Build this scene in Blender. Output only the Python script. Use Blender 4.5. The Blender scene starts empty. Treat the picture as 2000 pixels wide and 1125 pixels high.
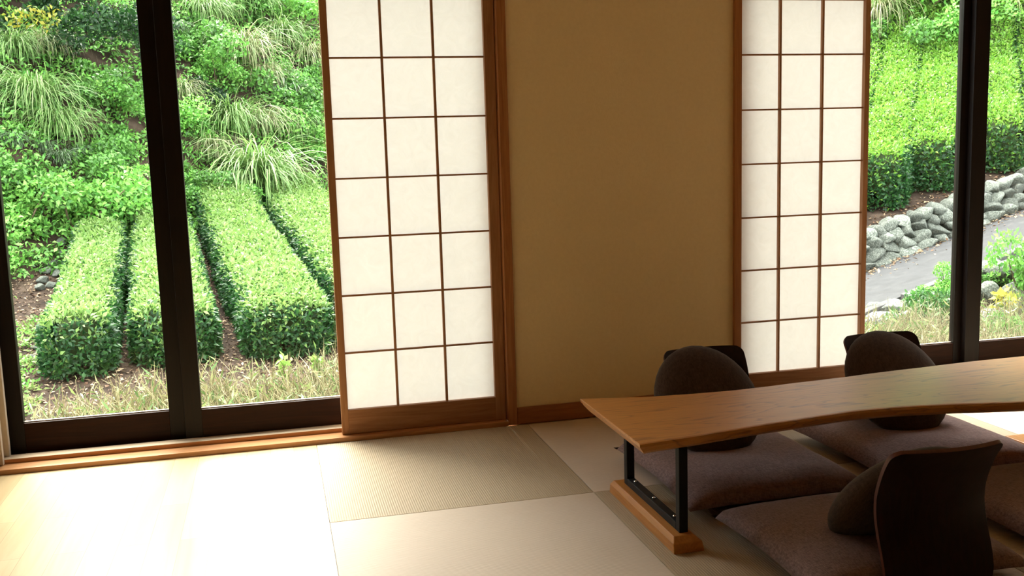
import bpy, math, random
import numpy as np
from mathutils import Vector, Matrix, noise

random.seed(7)
rng = np.random.default_rng(7)
scene = bpy.context.scene
COL = scene.collection

# ------------------------------------------------------------------ camera
F_PX, C0 = 1916.93, np.array([-.1166, -3.934, 1.1461])
YAW, PITCH, ROLL = .2373, -.1383, -.0303
_f = np.array([math.sin(YAW)*math.cos(PITCH), math.cos(YAW)*math.cos(PITCH), math.sin(PITCH)])
_r0 = np.array([math.cos(YAW), -math.sin(YAW), 0.0])
_u0 = np.cross(_r0, _f)
_r = math.cos(ROLL)*_r0 + math.sin(ROLL)*_u0
_u = -math.sin(ROLL)*_r0 + math.cos(ROLL)*_u0
cam_data = bpy.data.cameras.new('camera')
cam_data.sensor_width = 36.0
cam_data.lens = F_PX/2000*36
cam_data.clip_start = .05
cam_data.clip_end = 300
cam = bpy.data.objects.new('camera', cam_data)
COL.objects.link(cam)
M = Matrix(((_r[0], _u[0], -_f[0], C0[0]), (_r[1], _u[1], -_f[1], C0[1]), (_r[2], _u[2], -_f[2], C0[2]), (0, 0, 0, 1)))
cam.matrix_world = M
scene.camera = cam


def pt(x, y, d):
    """point of the place seen at photo pixel (x, y), d metres ahead of the camera"""
    return C0 + d*(_f + (x-1000)/F_PX*_r - (y-562.5)/F_PX*_u)


# ------------------------------------------------------------------ helpers
def setp(o, label=None, cat=None, group=None, kind=None):
    if label: o['label'] = label
    if cat: o['category'] = cat
    if group: o['group'] = group
    if kind: o['kind'] = kind
    return o


def empty(name, loc=(0, 0, 0), rz=0.0):
    o = bpy.data.objects.new(name, None)
    o.empty_display_size = .1
    o.location = loc
    o.rotation_euler = (0, 0, rz)
    COL.objects.link(o)
    return o


def link(name, me, parent=None):
    o = bpy.data.objects.new(name, me)
    COL.objects.link(o)
    if parent is not None:
        o.parent = parent
    return o


def np_mesh(name, verts, faces_flat, starts, mats, tint=None, smooth=False, mat_idx=None):
    me = bpy.data.meshes.new(name)
    verts = np.asarray(verts, dtype=np.float32)
    me.vertices.add(len(verts))
    me.vertices.foreach_set('co', verts.ravel())
    me.loops.add(len(faces_flat))
    me.loops.foreach_set('vertex_index', np.asarray(faces_flat, dtype=np.int32))
    me.polygons.add(len(starts))
    me.polygons.foreach_set('loop_start', np.asarray(starts, dtype=np.int32))
    if smooth:
        me.polygons.foreach_set('use_smooth', np.ones(len(starts), dtype=bool))
    for m in mats:
        me.materials.append(m)
    if mat_idx is not None:
        me.polygons.foreach_set('material_index', np.asarray(mat_idx, dtype=np.int32))
    me.update(calc_edges=True)
    if tint is not None:
        at = me.attributes.new('tint', 'FLOAT_COLOR', 'POINT')
        c = np.ones((len(verts), 4), dtype=np.float32)
        c[:, :3] = tint
        at.data.foreach_set('color', c.ravel())
    me.validate()
    return me


class MB:
    """collects vertices and faces of one mesh"""
    def __init__(self):
        self.v, self.f = [], []

    def box(self, x0, x1, y0, y1, z0, z1):
        b = len(self.v)
        self.v += [(x0, y0, z0), (x1, y0, z0), (x1, y1, z0), (x0, y1, z0), (x0, y0, z1), (x1, y0, z1), (x1, y1, z1), (x0, y1, z1)]
        self.f += [tuple(b+i for i in q) for q in ((0, 3, 2, 1), (4, 5, 6, 7), (0, 1, 5, 4), (1, 2, 6, 5), (2, 3, 7, 6), (3, 0, 4, 7))]
        return self

    def loft(self, rings, caps=True):
        n = len(rings[0])
        b = len(self.v)
        for r in rings:
            self.v += [tuple(p) for p in r]
        for k in range(len(rings)-1):
            for i in range(n):
                j = (i+1) % n
                self.f.append((b+k*n+i, b+k*n+j, b+(k+1)*n+j, b+(k+1)*n+i))
        if caps:
            self.f.append(tuple(b+i for i in reversed(range(n))))
            self.f.append(tuple(b+(len(rings)-1)*n+i for i in range(n)))
        return self

    def tube(self, pts, radii, n=7):
        pts = [Vector(p) for p in pts]
        rings = []
        for i, p in enumerate(pts):
            d = (pts[min(i+1, len(pts)-1)]-pts[max(i-1, 0)]).normalized()
            a = d.orthogonal().normalized()
            c = d.cross(a)
            r = radii[i] if hasattr(radii, '__len__') else radii
            rings.append([p+a*(math.cos(t)*r)+c*(math.sin(t)*r) for t in (2*math.pi*k/n for k in range(n))])
        return self.loft(rings)

    def build(self, name, mat, parent=None, bevel=0.0, smooth=False, seg=2):
        me = bpy.data.meshes.new(name)
        me.from_pydata(self.v, [], self.f)
        me.materials.append(mat)
        if smooth:
            for p in me.polygons:
                p.use_smooth = True
        me.update()
        o = link(name, me, parent)
        if bevel:
            m = o.modifiers.new('bevel', 'BEVEL')
            m.width = bevel
            m.segments = seg
            m.limit_method = 'ANGLE'
            m.angle_limit = math.radians(40)
        return o


def box(name, mat, x0, x1, y0, y1, z0, z1, parent=None, bevel=0.0):
    return MB().box(x0, x1, y0, y1, z0, z1).build(name, mat, parent, bevel)


def copy_tree(o, parent=None):
    c = o.copy()
    COL.objects.link(c)
    if parent is not None:
        c.parent = parent
    for ch in list(o.children):
        copy_tree(ch, c)
    return c


# ------------------------------------------------------------------ materials
def new_mat(name):
    m = bpy.data.materials.new(name)
    m.use_nodes = True
    nt = m.node_tree
    nt.nodes.clear()
    out = nt.nodes.new('ShaderNodeOutputMaterial')
    return m, nt, out


def N(nt, typ, **kw):
    n = nt.nodes.new(typ)
    for k, v in kw.items():
        if k in n.inputs:
            n.inputs[k].default_value = v
        else:
            setattr(n, k, v)
    return n


def coords(nt, scale=(1, 1, 1), rot=(0, 0, 0), kind='Object'):
    tc = nt.nodes.new('ShaderNodeTexCoord')
    mp = nt.nodes.new('ShaderNodeMapping')
    mp.inputs['Scale'].default_value = scale
    mp.inputs['Rotation'].default_value = rot
    nt.links.new(tc.outputs[kind], mp.inputs['Vector'])
    return mp.outputs['Vector']


def ramp(nt, fac, stops):
    r = nt.nodes.new('ShaderNodeValToRGB')
    cr = r.color_ramp
    while len(cr.elements) < len(stops):
        cr.elements.new(.5)
    for e, (p, c) in zip(cr.elements, stops):
        e.position = p
        e.color = (*c, 1)
    nt.links.new(fac, r.inputs['Fac'])
    return r.outputs['Color']


def bump(nt, h, strength, dist=.01):
    b = nt.nodes.new('ShaderNodeBump')
    b.inputs['Strength'].default_value = strength
    b.inputs['Distance'].default_value = dist
    nt.links.new(h, b.inputs['Height'])
    return b.outputs['Normal']


def principled(nt, out, col=None, rough=.5, spec=.5, normal=None, base=None, metallic=0.0):
    p = nt.nodes.new('ShaderNodeBsdfPrincipled')
    if base is not None:
        p.inputs['Base Color'].default_value = (*base, 1)
    if col is not None:
        nt.links.new(col, p.inputs['Base Color'])
    p.inputs['Roughness'].default_value = rough
    p.inputs['Specular IOR Level'].default_value = spec
    p.inputs['Metallic'].default_value = metallic
    if normal is not None:
        nt.links.new(normal, p.inputs['Normal'])
    nt.links.new(p.outputs[0], out.inputs['Surface'])
    return p


def wood(name, c0, c1, c2, scale=(2, 30, 30), rough=.4, spec=.4, dist=2.5, b=.05):
    m, nt, out = new_mat(name)
    v = coords(nt, scale)
    n = N(nt, 'ShaderNodeTexNoise', Scale=1.0, Detail=6.0, Roughness=.6, Distortion=dist)
    nt.links.new(v, n.inputs['Vector'])
    col = ramp(nt, n.outputs['Fac'], [(.25, c0), (.5, c1), (.78, c2)])
    principled(nt, out, col, rough, spec, bump(nt, n.outputs['Fac'], b, .003))
    return m


def noisy(name, stops, scale=5.0, rough=.8, spec=.2, b=.0, bscale=None, detail=6.0, kind='Object'):
    m, nt, out = new_mat(name)
    v = coords(nt, (1, 1, 1), kind=kind)
    n = N(nt, 'ShaderNodeTexNoise', Scale=scale, Detail=detail, Roughness=.6)
    nt.links.new(v, n.inputs['Vector'])
    col = ramp(nt, n.outputs['Fac'], stops)
    nrm = None
    if b:
        n2 = N(nt, 'ShaderNodeTexNoise', Scale=bscale or scale*4, Detail=4.0)
        nt.links.new(v, n2.inputs['Vector'])
        nrm = bump(nt, n2.outputs['Fac'], b, .01)
    principled(nt, out, col, rough, spec, nrm)
    return m


def leaf_mat(name, rough=.45, trans=.45, spec=.35, boost=1.0):
    m, nt, out = new_mat(name)
    a = N(nt, 'ShaderNodeAttribute', attribute_name='tint')
    p = N(nt, 'ShaderNodeBsdfPrincipled')
    p.inputs['Roughness'].default_value = rough
    p.inputs['Specular IOR Level'].default_value = spec
    t = N(nt, 'ShaderNodeBsdfTranslucent')
    mx = N(nt, 'ShaderNodeMixShader')
    mx.inputs[0].default_value = trans
    k = N(nt, 'ShaderNodeVectorMath', operation='SCALE')
    k.inputs['Scale'].default_value = boost
    nt.links.new(a.outputs['Color'], k.inputs[0])
    nt.links.new(k.outputs[0], p.inputs['Base Color'])
    nt.links.new(k.outputs[0], t.inputs['Color'])
    nt.links.new(p.outputs[0], mx.inputs[1])
    nt.links.new(t.outputs[0], mx.inputs[2])
    nt.links.new(mx.outputs[0], out.inputs['Surface'])
    return m


MAT = {}
LEAF = .46
MAT['leaf'] = leaf_mat('leaf', .45, .4, .3, LEAF)
MAT['blade'] = leaf_mat('grass_blade', .5, .35, .3, LEAF)
MAT['straw'] = leaf_mat('straw', .6, .25, .25, LEAF)
MAT['litter'] = leaf_mat('litter', .8, .1, .1, LEAF)
MAT['hedge_core'] = noisy('hedge_core', [(.3, (.008, .014, .005)), (.7, (.03, .045, .012))], 20, .9, .1)
MAT['bark'] = noisy('bark', [(.3, (.05, .035, .022)), (.7, (.14, .1, .065))], 25, .9, .1, .4)
MAT['soil'] = noisy('soil', [(.3, (.008, .0055, .004)), (.5, (.024, .0155, .0105)), (.72, (.06, .042, .029))], 3.5, .95, .1, .6, 40, 12)
MAT['hill_soil'] = noisy('hill_soil', [(.25, (.03, .035, .015)), (.55, (.1, .085, .045)), (.8, (.2, .14, .09))], 4, .95, .1, .5, 30, 8)
MAT['asphalt'] = noisy('asphalt', [(.2, (.012, .012, .0125)), (.55, (.022, .022, .023)), (.85, (.04, .039, .038))], 6, .85, .2, .4, 160, 10)
MAT['concrete'] = noisy('concrete', [(.3, (.03, .03, .028)), (.7, (.075, .073, .068))], 8, .9, .2, .3, 60)


def stone_mat():
    m, nt, out = new_mat('stone')
    oi = N(nt, 'ShaderNodeObjectInfo')
    v = coords(nt, (1, 1, 1))
    n = N(nt, 'ShaderNodeTexNoise', Scale=9.0, Detail=10.0, Roughness=.65)
    nt.links.new(v, n.inputs['Vector'])
    n2 = N(nt, 'ShaderNodeTexVoronoi', Scale=16.0)
    nt.links.new(v, n2.inputs['Vector'])
    c = ramp(nt, n.outputs['Fac'], [(.3, (.014, .017, .013)), (.5, (.072, .08, .064)), (.7, (.22, .225, .19))])
    hs = N(nt, 'ShaderNodeHueSaturation')
    mr = N(nt, 'ShaderNodeMapRange')
    mr.inputs['To Min'].default_value = .65
    mr.inputs['To Max'].default_value = 1.3
    nt.links.new(oi.outputs['Random'], mr.inputs['Value'])
    nt.links.new(mr.outputs[0], hs.inputs['Value'])
    nt.links.new(c, hs.inputs['Color'])
    principled(nt, out, hs.outputs['Color'], .85, .25, bump(nt, n.outputs['Fac'], .6, .03))
    return m


MAT['stone'] = stone_mat()
MAT['pale_stone'] = noisy('pale_stone', [(.34, (.02, .02, .018)), (.5, (.08, .08, .075)), (.66, (.32, .32, .31))], 10, .8, .3, .6, 25, 10)
MAT['frame_dark'] = wood('dark_window_frame', (.005, .003, .0022), (.008, .0045, .003), (.014, .007, .0045), (30, 30, 2), .45, .2)
MAT['rail_dark'] = wood('dark_bottom_rail', (.014, .0052, .0025), (.024, .0085, .004), (.04, .0145, .0065), (2, 30, 30), .5, .12)
MAT['sill'] = wood('sill_wood', (.36, .15, .05), (.47, .22, .085), (.6, .31, .13), (2, 40, 40), .4, .4)
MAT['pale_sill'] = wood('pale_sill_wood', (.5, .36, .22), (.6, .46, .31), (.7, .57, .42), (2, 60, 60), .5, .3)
MAT['trim'] = wood('trim_wood', (.27, .095, .028), (.36, .14, .045), (.46, .2, .07), (40, 40, 2), .4, .35)
MAT['shoji'] = wood('shoji_wood', (.28, .125, .05), (.37, .175, .075), (.46, .24, .11), (30, 30, 2), .5, .3)
MAT['shoji_rail'] = wood('shoji_rail_wood', (.24, .1, .04), (.34, .155, .065), (.44, .22, .1), (2, 30, 30), .5, .3)
MAT['base_wood'] = wood('baseboard_wood', (.25, .085, .025), (.35, .125, .036), (.44, .17, .05), (2, 30, 30), .45, .35)
MAT['jamb'] = wood('jamb_wood', (.06, .022, .012), (.1, .036, .018), (.14, .055, .027), (30, 30, 2), .45, .35)
MAT['track'] = noisy('guide_strip', [(.3, (.5, .42, .33)), (.7, (.62, .53, .43))], 12, .5, .4)
MAT['plywood'] = wood('lacquered_plywood', (.009, .0026, .0016), (.015, .0042, .0024), (.026, .0072, .0038), (30, 30, 3), .4, .2)
MAT['ply_edge'] = wood('plywood_edge', (.07, .017, .009), (.11, .028, .014), (.16, .045, .022), (30, 30, 3), .35, .4)
MAT['metal'] = noisy('black_steel', [(.3, (.004, .004, .0045)), (.7, (.008, .008, .0085))], 30, .5, .22)
MAT['foot_wood'] = wood('table_foot_wood', (.36, .135, .025), (.5, .2, .042), (.62, .28, .065), (40, 3, 40), .4, .4)


def chrome():
    m, nt, out = new_mat('bright_bolt')
    n = N(nt, 'ShaderNodeTexNoise', Scale=50.0)
    c = ramp(nt, n.outputs['Fac'], [(.3, (.7, .7, .7)), (.7, (.9, .9, .9))])
    principled(nt, out, c, .15, .5, metallic=1.0)
    return m


MAT['bolt'] = chrome()


def glass():
    m, nt, out = new_mat('window_glass')
    fr = N(nt, 'ShaderNodeFresnel', IOR=1.45)
    n = N(nt, 'ShaderNodeTexNoise', Scale=1.5)
    c = ramp(nt, n.outputs['Fac'], [(.3, (.965, .985, .97)), (.7, (.975, .99, .98))])
    t = N(nt, 'ShaderNodeBsdfTransparent')
    nt.links.new(c, t.inputs['Color'])
    g = N(nt, 'ShaderNodeBsdfGlossy', Roughness=.01)
    mx = N(nt, 'ShaderNodeMixShader')
    mu = N(nt, 'ShaderNodeMath', operation='MULTIPLY')
    mu.inputs[1].default_value = .6
    nt.links.new(fr.outputs[0], mu.inputs[0])
    nt.links.new(mu.outputs[0], mx.inputs[0])
    nt.links.new(t.outputs[0], mx.inputs[1])
    nt.links.new(g.outputs[0], mx.inputs[2])
    nt.links.new(mx.outputs[0], out.inputs['Surface'])
    return m


MAT['glass'] = glass()


def paper():
    m, nt, out = new_mat('shoji_paper')
    v = coords(nt, (1, 1, 1))
    n = N(nt, 'ShaderNodeTexNoise', Scale=14.0, Detail=8.0, Roughness=.7, Distortion=1.5)
    nt.links.new(v, n.inputs['Vector'])
    c = ramp(nt, n.outputs['Fac'], [(.3, (.80, .765, .70)), (.7, (.86, .83, .77))])
    d = N(nt, 'ShaderNodeBsdfDiffuse')
    t = N(nt, 'ShaderNodeBsdfTranslucent')
    mx = N(nt, 'ShaderNodeMixShader')
    mx.inputs[0].default_value = PAPER_T
    nt.links.new(c, d.inputs['Color'])
    nt.links.new(c, t.inputs['Color'])
    nt.links.new(d.outputs[0], mx.inputs[1])
    nt.links.new(t.outputs[0], mx.inputs[2])
    nt.links.new(mx.outputs[0], out.inputs['Surface'])
    return m


PAPER_T = .20
MAT['paper'] = paper()


def wallpaper():
    m, nt, out = new_mat('wall_paper')
    v = coords(nt, (1, 1, 1))
    n = N(nt, 'ShaderNodeTexNoise', Scale=60.0, Detail=6.0, Roughness=.7)
    nt.links.new(v, n.inputs['Vector'])
    v2 = coords(nt, (260, 260, 90))
    n2 = N(nt, 'ShaderNodeTexNoise', Scale=1.0, Detail=3.0)
    nt.links.new(v2, n2.inputs['Vector'])
    c = ramp(nt, n.outputs['Fac'], [(.3, (.79, .62, .345)), (.7, (.84, .67, .385))])
    principled(nt, out, c, .9, .1, bump(nt, n2.outputs['Fac'], .25, .002))
    return m


MAT['wall'] = wallpaper()
MAT['plain_wall'] = noisy('plain_plaster', [(.3, (.70, .60, .44)), (.7, (.75, .65, .48))], 20, .9, .1, .1)
MAT['ceiling'] = wood('ceiling_board', (.60, .46, .30), (.66, .52, .35), (.72, .57, .39), (30, 2, 2), .7, .2)


def floor_mat():
    m, nt, out = new_mat('floor_planks')
    v = coords(nt, (1, 1, 1), (0, 0, math.pi/2))
    br = N(nt, 'ShaderNodeTexBrick', offset=.37, offset_frequency=2, squash=1.0)
    br.inputs['Scale'].default_value = 1.0
    br.inputs['Brick Width'].default_value = .9
    br.inputs['Row Height'].default_value = .09
    br.inputs['Mortar Size'].default_value = .0006
    br.inputs['Mortar Smooth'].default_value = .3
    br.inputs['Bias'].default_value = 0
    br.inputs['Color1'].default_value = (.49, .36, .19, 1)
    br.inputs['Color2'].default_value = (.60, .46, .265, 1)
    br.inputs['Mortar'].default_value = (.25, .15, .07, 1)
    nt.links.new(v, br.inputs['Vector'])
    v2 = coords(nt, (26, 1.6, 1))
    n = N(nt, 'ShaderNodeTexNoise', Scale=1.0, Detail=6.0, Distortion=1.5)
    nt.links.new(v2, n.inputs['Vector'])
    g = ramp(nt, n.outputs['Fac'], [(.3, (.86, .82, .74)), (.65, (1, 1, 1))])
    mx = N(nt, 'ShaderNodeMix', data_type='RGBA', blend_type='MULTIPLY')
    mx.inputs[0].default_value = .8
    nt.links.new(br.outputs['Color'], mx.inputs[6])
    nt.links.new(g, mx.inputs[7])
    p = principled(nt, out, mx.outputs[2], .3, .5)
    return m


MAT['floor'] = floor_mat()


def tatami_mat(name, c0, c1, along_y):
    m, nt, out = new_mat(name)
    v = coords(nt, (1, 1, 1), kind='Object')
    w = N(nt, 'ShaderNodeTexWave', wave_type='BANDS', bands_direction='X' if along_y else 'Y', wave_profile='SIN')
    w.inputs['Scale'].default_value = 41.0
    w.inputs['Distortion'].default_value = .15
    w.inputs['Detail'].default_value = 1.0
    nt.links.new(v, w.inputs['Vector'])
    n = N(nt, 'ShaderNodeTexNoise', Scale=7.0, Detail=8.0, Roughness=.7)
    nt.links.new(coords(nt, (30, 2, 1) if along_y else (2, 30, 1)), n.inputs['Vector'])
    c = ramp(nt, n.outputs['Fac'], [(.3, c0), (.7, c1)])
    g = ramp(nt, w.outputs['Fac'], [(.0, (.9, .9, .9)), (.6, (1, 1, 1))])
    mx = N(nt, 'ShaderNodeMix', data_type='RGBA', blend_type='MULTIPLY')
    mx.inputs[0].default_value = 1.0
    nt.links.new(c, mx.inputs[6])
    nt.links.new(g, mx.inputs[7])
    principled(nt, out, mx.outputs[2], .6, .3, bump(nt, w.outputs['Fac'], .35, .002))
    return m


MAT['tatami_a'] = tatami_mat('tatami_rush_sheen_dark', (.40, .31, .20), (.47, .37, .25), True)  # same rush; its dull sheen from this side is put into the colour
MAT['tatami_b'] = tatami_mat('tatami_rush_sheen_pale', (.61, .50, .39), (.68, .57, .455), False)  # same rush turned; its bright sheen is put into the colour


def fabric(name, c0, c1, scale=420.0):
    m, nt, out = new_mat(name)
    v = coords(nt, (1, 1, 1))
    va = coords(nt, (60, 420, 60))
    n = N(nt, 'ShaderNodeTexNoise', Scale=1.0, Detail=4.0, Roughness=.7)
    nt.links.new(va, n.inputs['Vector'])
    vb = coords(nt, (420, 60, 60))
    n2 = N(nt, 'ShaderNodeTexNoise', Scale=1.0, Detail=4.0, Roughness=.7)
    nt.links.new(vb, n2.inputs['Vector'])
    ad = N(nt, 'ShaderNodeMath', operation='ADD')
    nt.links.new(n.outputs['Fac'], ad.inputs[0])
    nt.links.new(n2.outputs['Fac'], ad.inputs[1])
    hf = N(nt, 'ShaderNodeMath', operation='MULTIPLY')
    hf.inputs[1].default_value = .5
    nt.links.new(ad.outputs[0], hf.inputs[0])
    c = ramp(nt, hf.outputs[0], [(.38, c0), (.62, c1)])
    p = principled(nt, out, c, .95, .1, bump(nt, hf.outputs[0], .4, .003))
    p.inputs['Sheen Weight'].default_value = .12
    p.inputs['Sheen Roughness'].default_value = .5
    return m


MAT['zabuton'] = fabric('zabuton_weave', (.145, .092, .086), (.36, .25, .235))
MAT['oval'] = fabric('oval_cushion_weave', (.035, .021, .0125), (.08, .049, .032))


def table_mat():
    m, nt, out = new_mat('table_slab_wood')
    v = coords(nt, (1.2, 9, 9))
    n = N(nt, 'ShaderNodeTexNoise', Scale=.9, Detail=3.0, Distortion=.5)
    nt.links.new(v, n.inputs['Vector'])
    mr = N(nt, 'ShaderNodeMath', operation='MULTIPLY')
    mr.inputs[1].default_value = 14.0
    nt.links.new(n.outputs['Fac'], mr.inputs[0])
    fr = N(nt, 'ShaderNodeMath', operation='FRACT')
    nt.links.new(mr.outputs[0], fr.inputs[0])
    c1 = ramp(nt, fr.outputs[0], [(.0, (.30, .11, .017)), (.12, (.52, .205, .031)), (.9, (.58, .235, .037)), (1.0, (.35, .13, .02))])
    v2 = coords(nt, (6, 220, 40))
    n2 = N(nt, 'ShaderNodeTexNoise', Scale=1.0, Detail=5.0, Roughness=.7)
    nt.links.new(v2, n2.inputs['Vector'])
    g = ramp(nt, n2.outputs['Fac'], [(.3, (.82, .78, .7)), (.5, (1, 1, 1))])
    mx = N(nt, 'ShaderNodeMix', data_type='RGBA', blend_type='MULTIPLY')
    mx.inputs[0].default_value = .8
    nt.links.new(c1, mx.inputs[6])
    nt.links.new(g, mx.inputs[7])
    p = principled(nt, out, mx.outputs[2], .46, .5, bump(nt, n2.outputs['Fac'], .03, .002))
    p.inputs['Coat Weight'].default_value = .8
    p.inputs['Coat Roughness'].default_value = .42
    return m


MAT['table'] = table_mat()

# ------------------------------------------------------------------ the room
def struct(o):
    o['kind'] = 'structure'
    return o


ZTOP = 2.03          # head of the window openings
ZCEIL = 2.42
XL0, XL1 = -1.18, .80     # left opening
XR0, XR1 = 1.872, 4.42    # right opening
RX0, RX1, RY0 = -3.2, 5.6, -6.0

struct(box('floor', MAT['floor'], RX0, 0.0, RY0, 0.0, -.06, 0))
sub = struct(box('floor_base', MAT['tatami_a'], 0.0, RX1, RY0, 0.0, -.12, -.05))
far_floor = struct(MB().box(0.0, RX1, RY0, -3.54, -.05, 0).box(4.4, RX1, -3.54, 0, -.05, 0).build('floor_border', MAT['tatami_a']))
struct(box('ceiling', MAT['ceiling'], RX0-.1, RX1+.1, RY0-.1, .3, ZCEIL, ZCEIL+.1))
struct(box('wall_left', MAT['plain_wall'], RX0-.1, RX0, RY0-.1, .2, -.06, ZCEIL))
struct(box('wall_right', MAT['plain_wall'], RX1, RX1+.1, RY0-.1, .2, -.06, ZCEIL))
struct(box('wall_front', MAT['plain_wall'], RX0, RX1, RY0-.1, RY0, -.06, ZCEIL))
wb = MB()
wb.box(RX0, XL0-.085, 0.0, .2, -.12, ZCEIL)
wb.box(XL0-.085, .84, 0.0, .2, ZTOP+.09, ZCEIL)
wb.box(.838, 1.836, 0.0, .2, -.12, ZCEIL)
wb.box(1.836, XR1+.085, 0.0, .2, ZTOP+.09, ZCEIL)
wb.box(XR1+.085, RX1, 0.0, .2, -.12, ZCEIL)
struct(wb.build('wall_back', MAT['wall']))
struct(box('baseboard_back', MAT['base_wood'], .839, 1.835, -.012, .0, 0, .072, None, .002))


def posts(i, x0, x1, left, right):
    """trim round one opening: two posts, a head and a stepped sill"""
    struct(box(f'trim_{i}', MAT[left[2]], left[0], left[1], -.016, .20, 0, ZTOP+.09, None, .003))
    struct(box(f'trim_{i+1}', MAT[right[2]], right[0], right[1], -.016, .20, 0, ZTOP+.09, None, .003))
    struct(box(f'trim_{i+2}', MAT['base_wood'], x0, x1, -.012, .20, ZTOP, ZTOP+.09, None, .003))
    s = MB()
    prof = [(-.02, 0.0), (-.02, .019), (.062, .019), (.062, .035), (.122, .035), (.122, .022), (.21, .018), (.21, -.14), (-.0, -.14), (-.0, 0.0)]
    s.loft([[(x0, y, z) for y, z in prof], [(x1, y, z) for y, z in prof]])
    o = struct(s.build(f'trim_{i+3}', MAT['sill']))
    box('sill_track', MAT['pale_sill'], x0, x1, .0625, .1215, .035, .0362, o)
    return o


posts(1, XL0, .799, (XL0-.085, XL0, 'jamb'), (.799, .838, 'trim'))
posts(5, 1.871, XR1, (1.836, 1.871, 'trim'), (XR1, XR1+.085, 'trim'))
# pale guide strips on the left jamb
struct(box('trim_9', MAT['track'], XL0, XL0+.012, .04, .062, .02, ZTOP))
struct(box('trim_10', MAT['track'], XL0, XL0+.022, .1, .122, .036, ZTOP))


def glass_door(name, x0, x1, y0, y1, zb, zt, ws0, ws1, label):
    e = struct(empty(name, ((x0+x1)/2, (y0+y1)/2, zb)))
    e['label'] = label
    cx, cy = (x0+x1)/2, (y0+y1)/2
    hw, hd, h = (x1-x0)/2, (y1-y0)/2, zt-zb

    def b(nm, m, a0, a1, c0, c1, bv=.002):
        return box(nm, MAT[m], a0, a1, -hd, hd, c0, c1, e, bv)
    b('stile', 'frame_dark', -hw, -hw+ws0, 0, h)
    b('stile', 'frame_dark', hw-ws1, hw, 0, h)
    b('bottom_rail', 'rail_dark', -hw+ws0, hw-ws1, 0, .128)
    b('top_rail', 'rail_dark', -hw+ws0, hw-ws1, h-.05, h)
    box('glazing_bead', MAT['track'], -hw+ws0, hw-ws1, -.004, .008, .128, .132, e)
    box('glass_pane', MAT['glass'], -hw+ws0-.004, hw-ws1+.004, -.002, .002, .13, h-.05, e)
    return e


glass_door('window_1', -1.179, -.485, .158, .192, .0195, ZTOP, .068, .085, 'left glass sliding door beside the pale guide strips')
glass_door('window_2', -.508, .796, .124, .157, .022, ZTOP, .066, .05, 'glass sliding door partly behind the left paper screen')
glass_door('window_3', 1.876, 3.180, .158, .192, .0195, ZTOP, .05, .085, 'glass sliding door partly behind the right paper screen')
glass_door('window_4', 3.135, 4.415, .124, .157, .022, ZTOP, .082, .05, 'right glass sliding door at the photo edge')


def shoji(name, xs, zs, zbot, stile_l, stile_r, label):
    """a paper screen: stiles, rails, thin lattice bars and the paper behind"""
    y0, y1 = .016, .046
    x0, x1 = xs[0], xs[-1]
    e = empty(name, ((x0+x1)/2, .031, zbot))
    setp(e, label, 'paper screen', 'paper screens in the windows')
    cx, cz = (x0+x1)/2, zbot

    def b(nm, m, a0, a1, c0, c1, ya=y0, yb=y1, bv=.0015):
        return box(nm, MAT[m], a0-cx, a1-cx, ya-.031, yb-.031, c0-cz, c1-cz, e, bv)
    zt = zs[0]+.04
    b('stile', 'shoji', x0-stile_l, x0, zbot, zt)
    b('stile', 'shoji', x1, x1+stile_r, zbot, zt)
    b('bottom_rail', 'shoji_rail', x0, x1, zbot, zs[-1])
    b('top_rail', 'shoji_rail', x0, x1, zs[0], zt)
    for x in xs[1:-1]:
        b('lattice_bar', 'shoji', x-.0048, x+.0048, zs[-1], zs[0], y0+.006, y0+.022, .0008)
    for z in zs[1:-1]:
        b('lattice_bar', 'shoji_rail', x0, x1, z-.0035, z+.0035, y0+.008, y0+.0205, .0008)
    me = bpy.data.meshes.new('paper')
    yp = y0+.0225-.031
    me.from_pydata([(x0-cx-.003, yp, zs[-1]-cz-.003), (x1-cx+.003, yp, zs[-1]-cz-.003), (x1-cx+.003, yp, zs[0]-cz+.003), (x0-cx-.003, yp, zs[0]-cz+.003)], [], [(0, 1, 2, 3)])
    me.materials.append(MAT['paper'])
    p = link('paper', me, e)
    return e


ZS = [1.9967 - .2346*i for i in range(9)]
shoji('shoji_screen', [.1362, .3417, .5472, .7527], ZS, .0195, .028, .044, 'white paper screen left of the beige wall, beside the tea rows')
shoji('shoji_screen', [1.868, 2.0735, 2.279, 2.4845], [z+.0 for z in ZS], .0195, .026, .024, 'white paper screen right of the beige wall, behind the two cushions')

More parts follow.
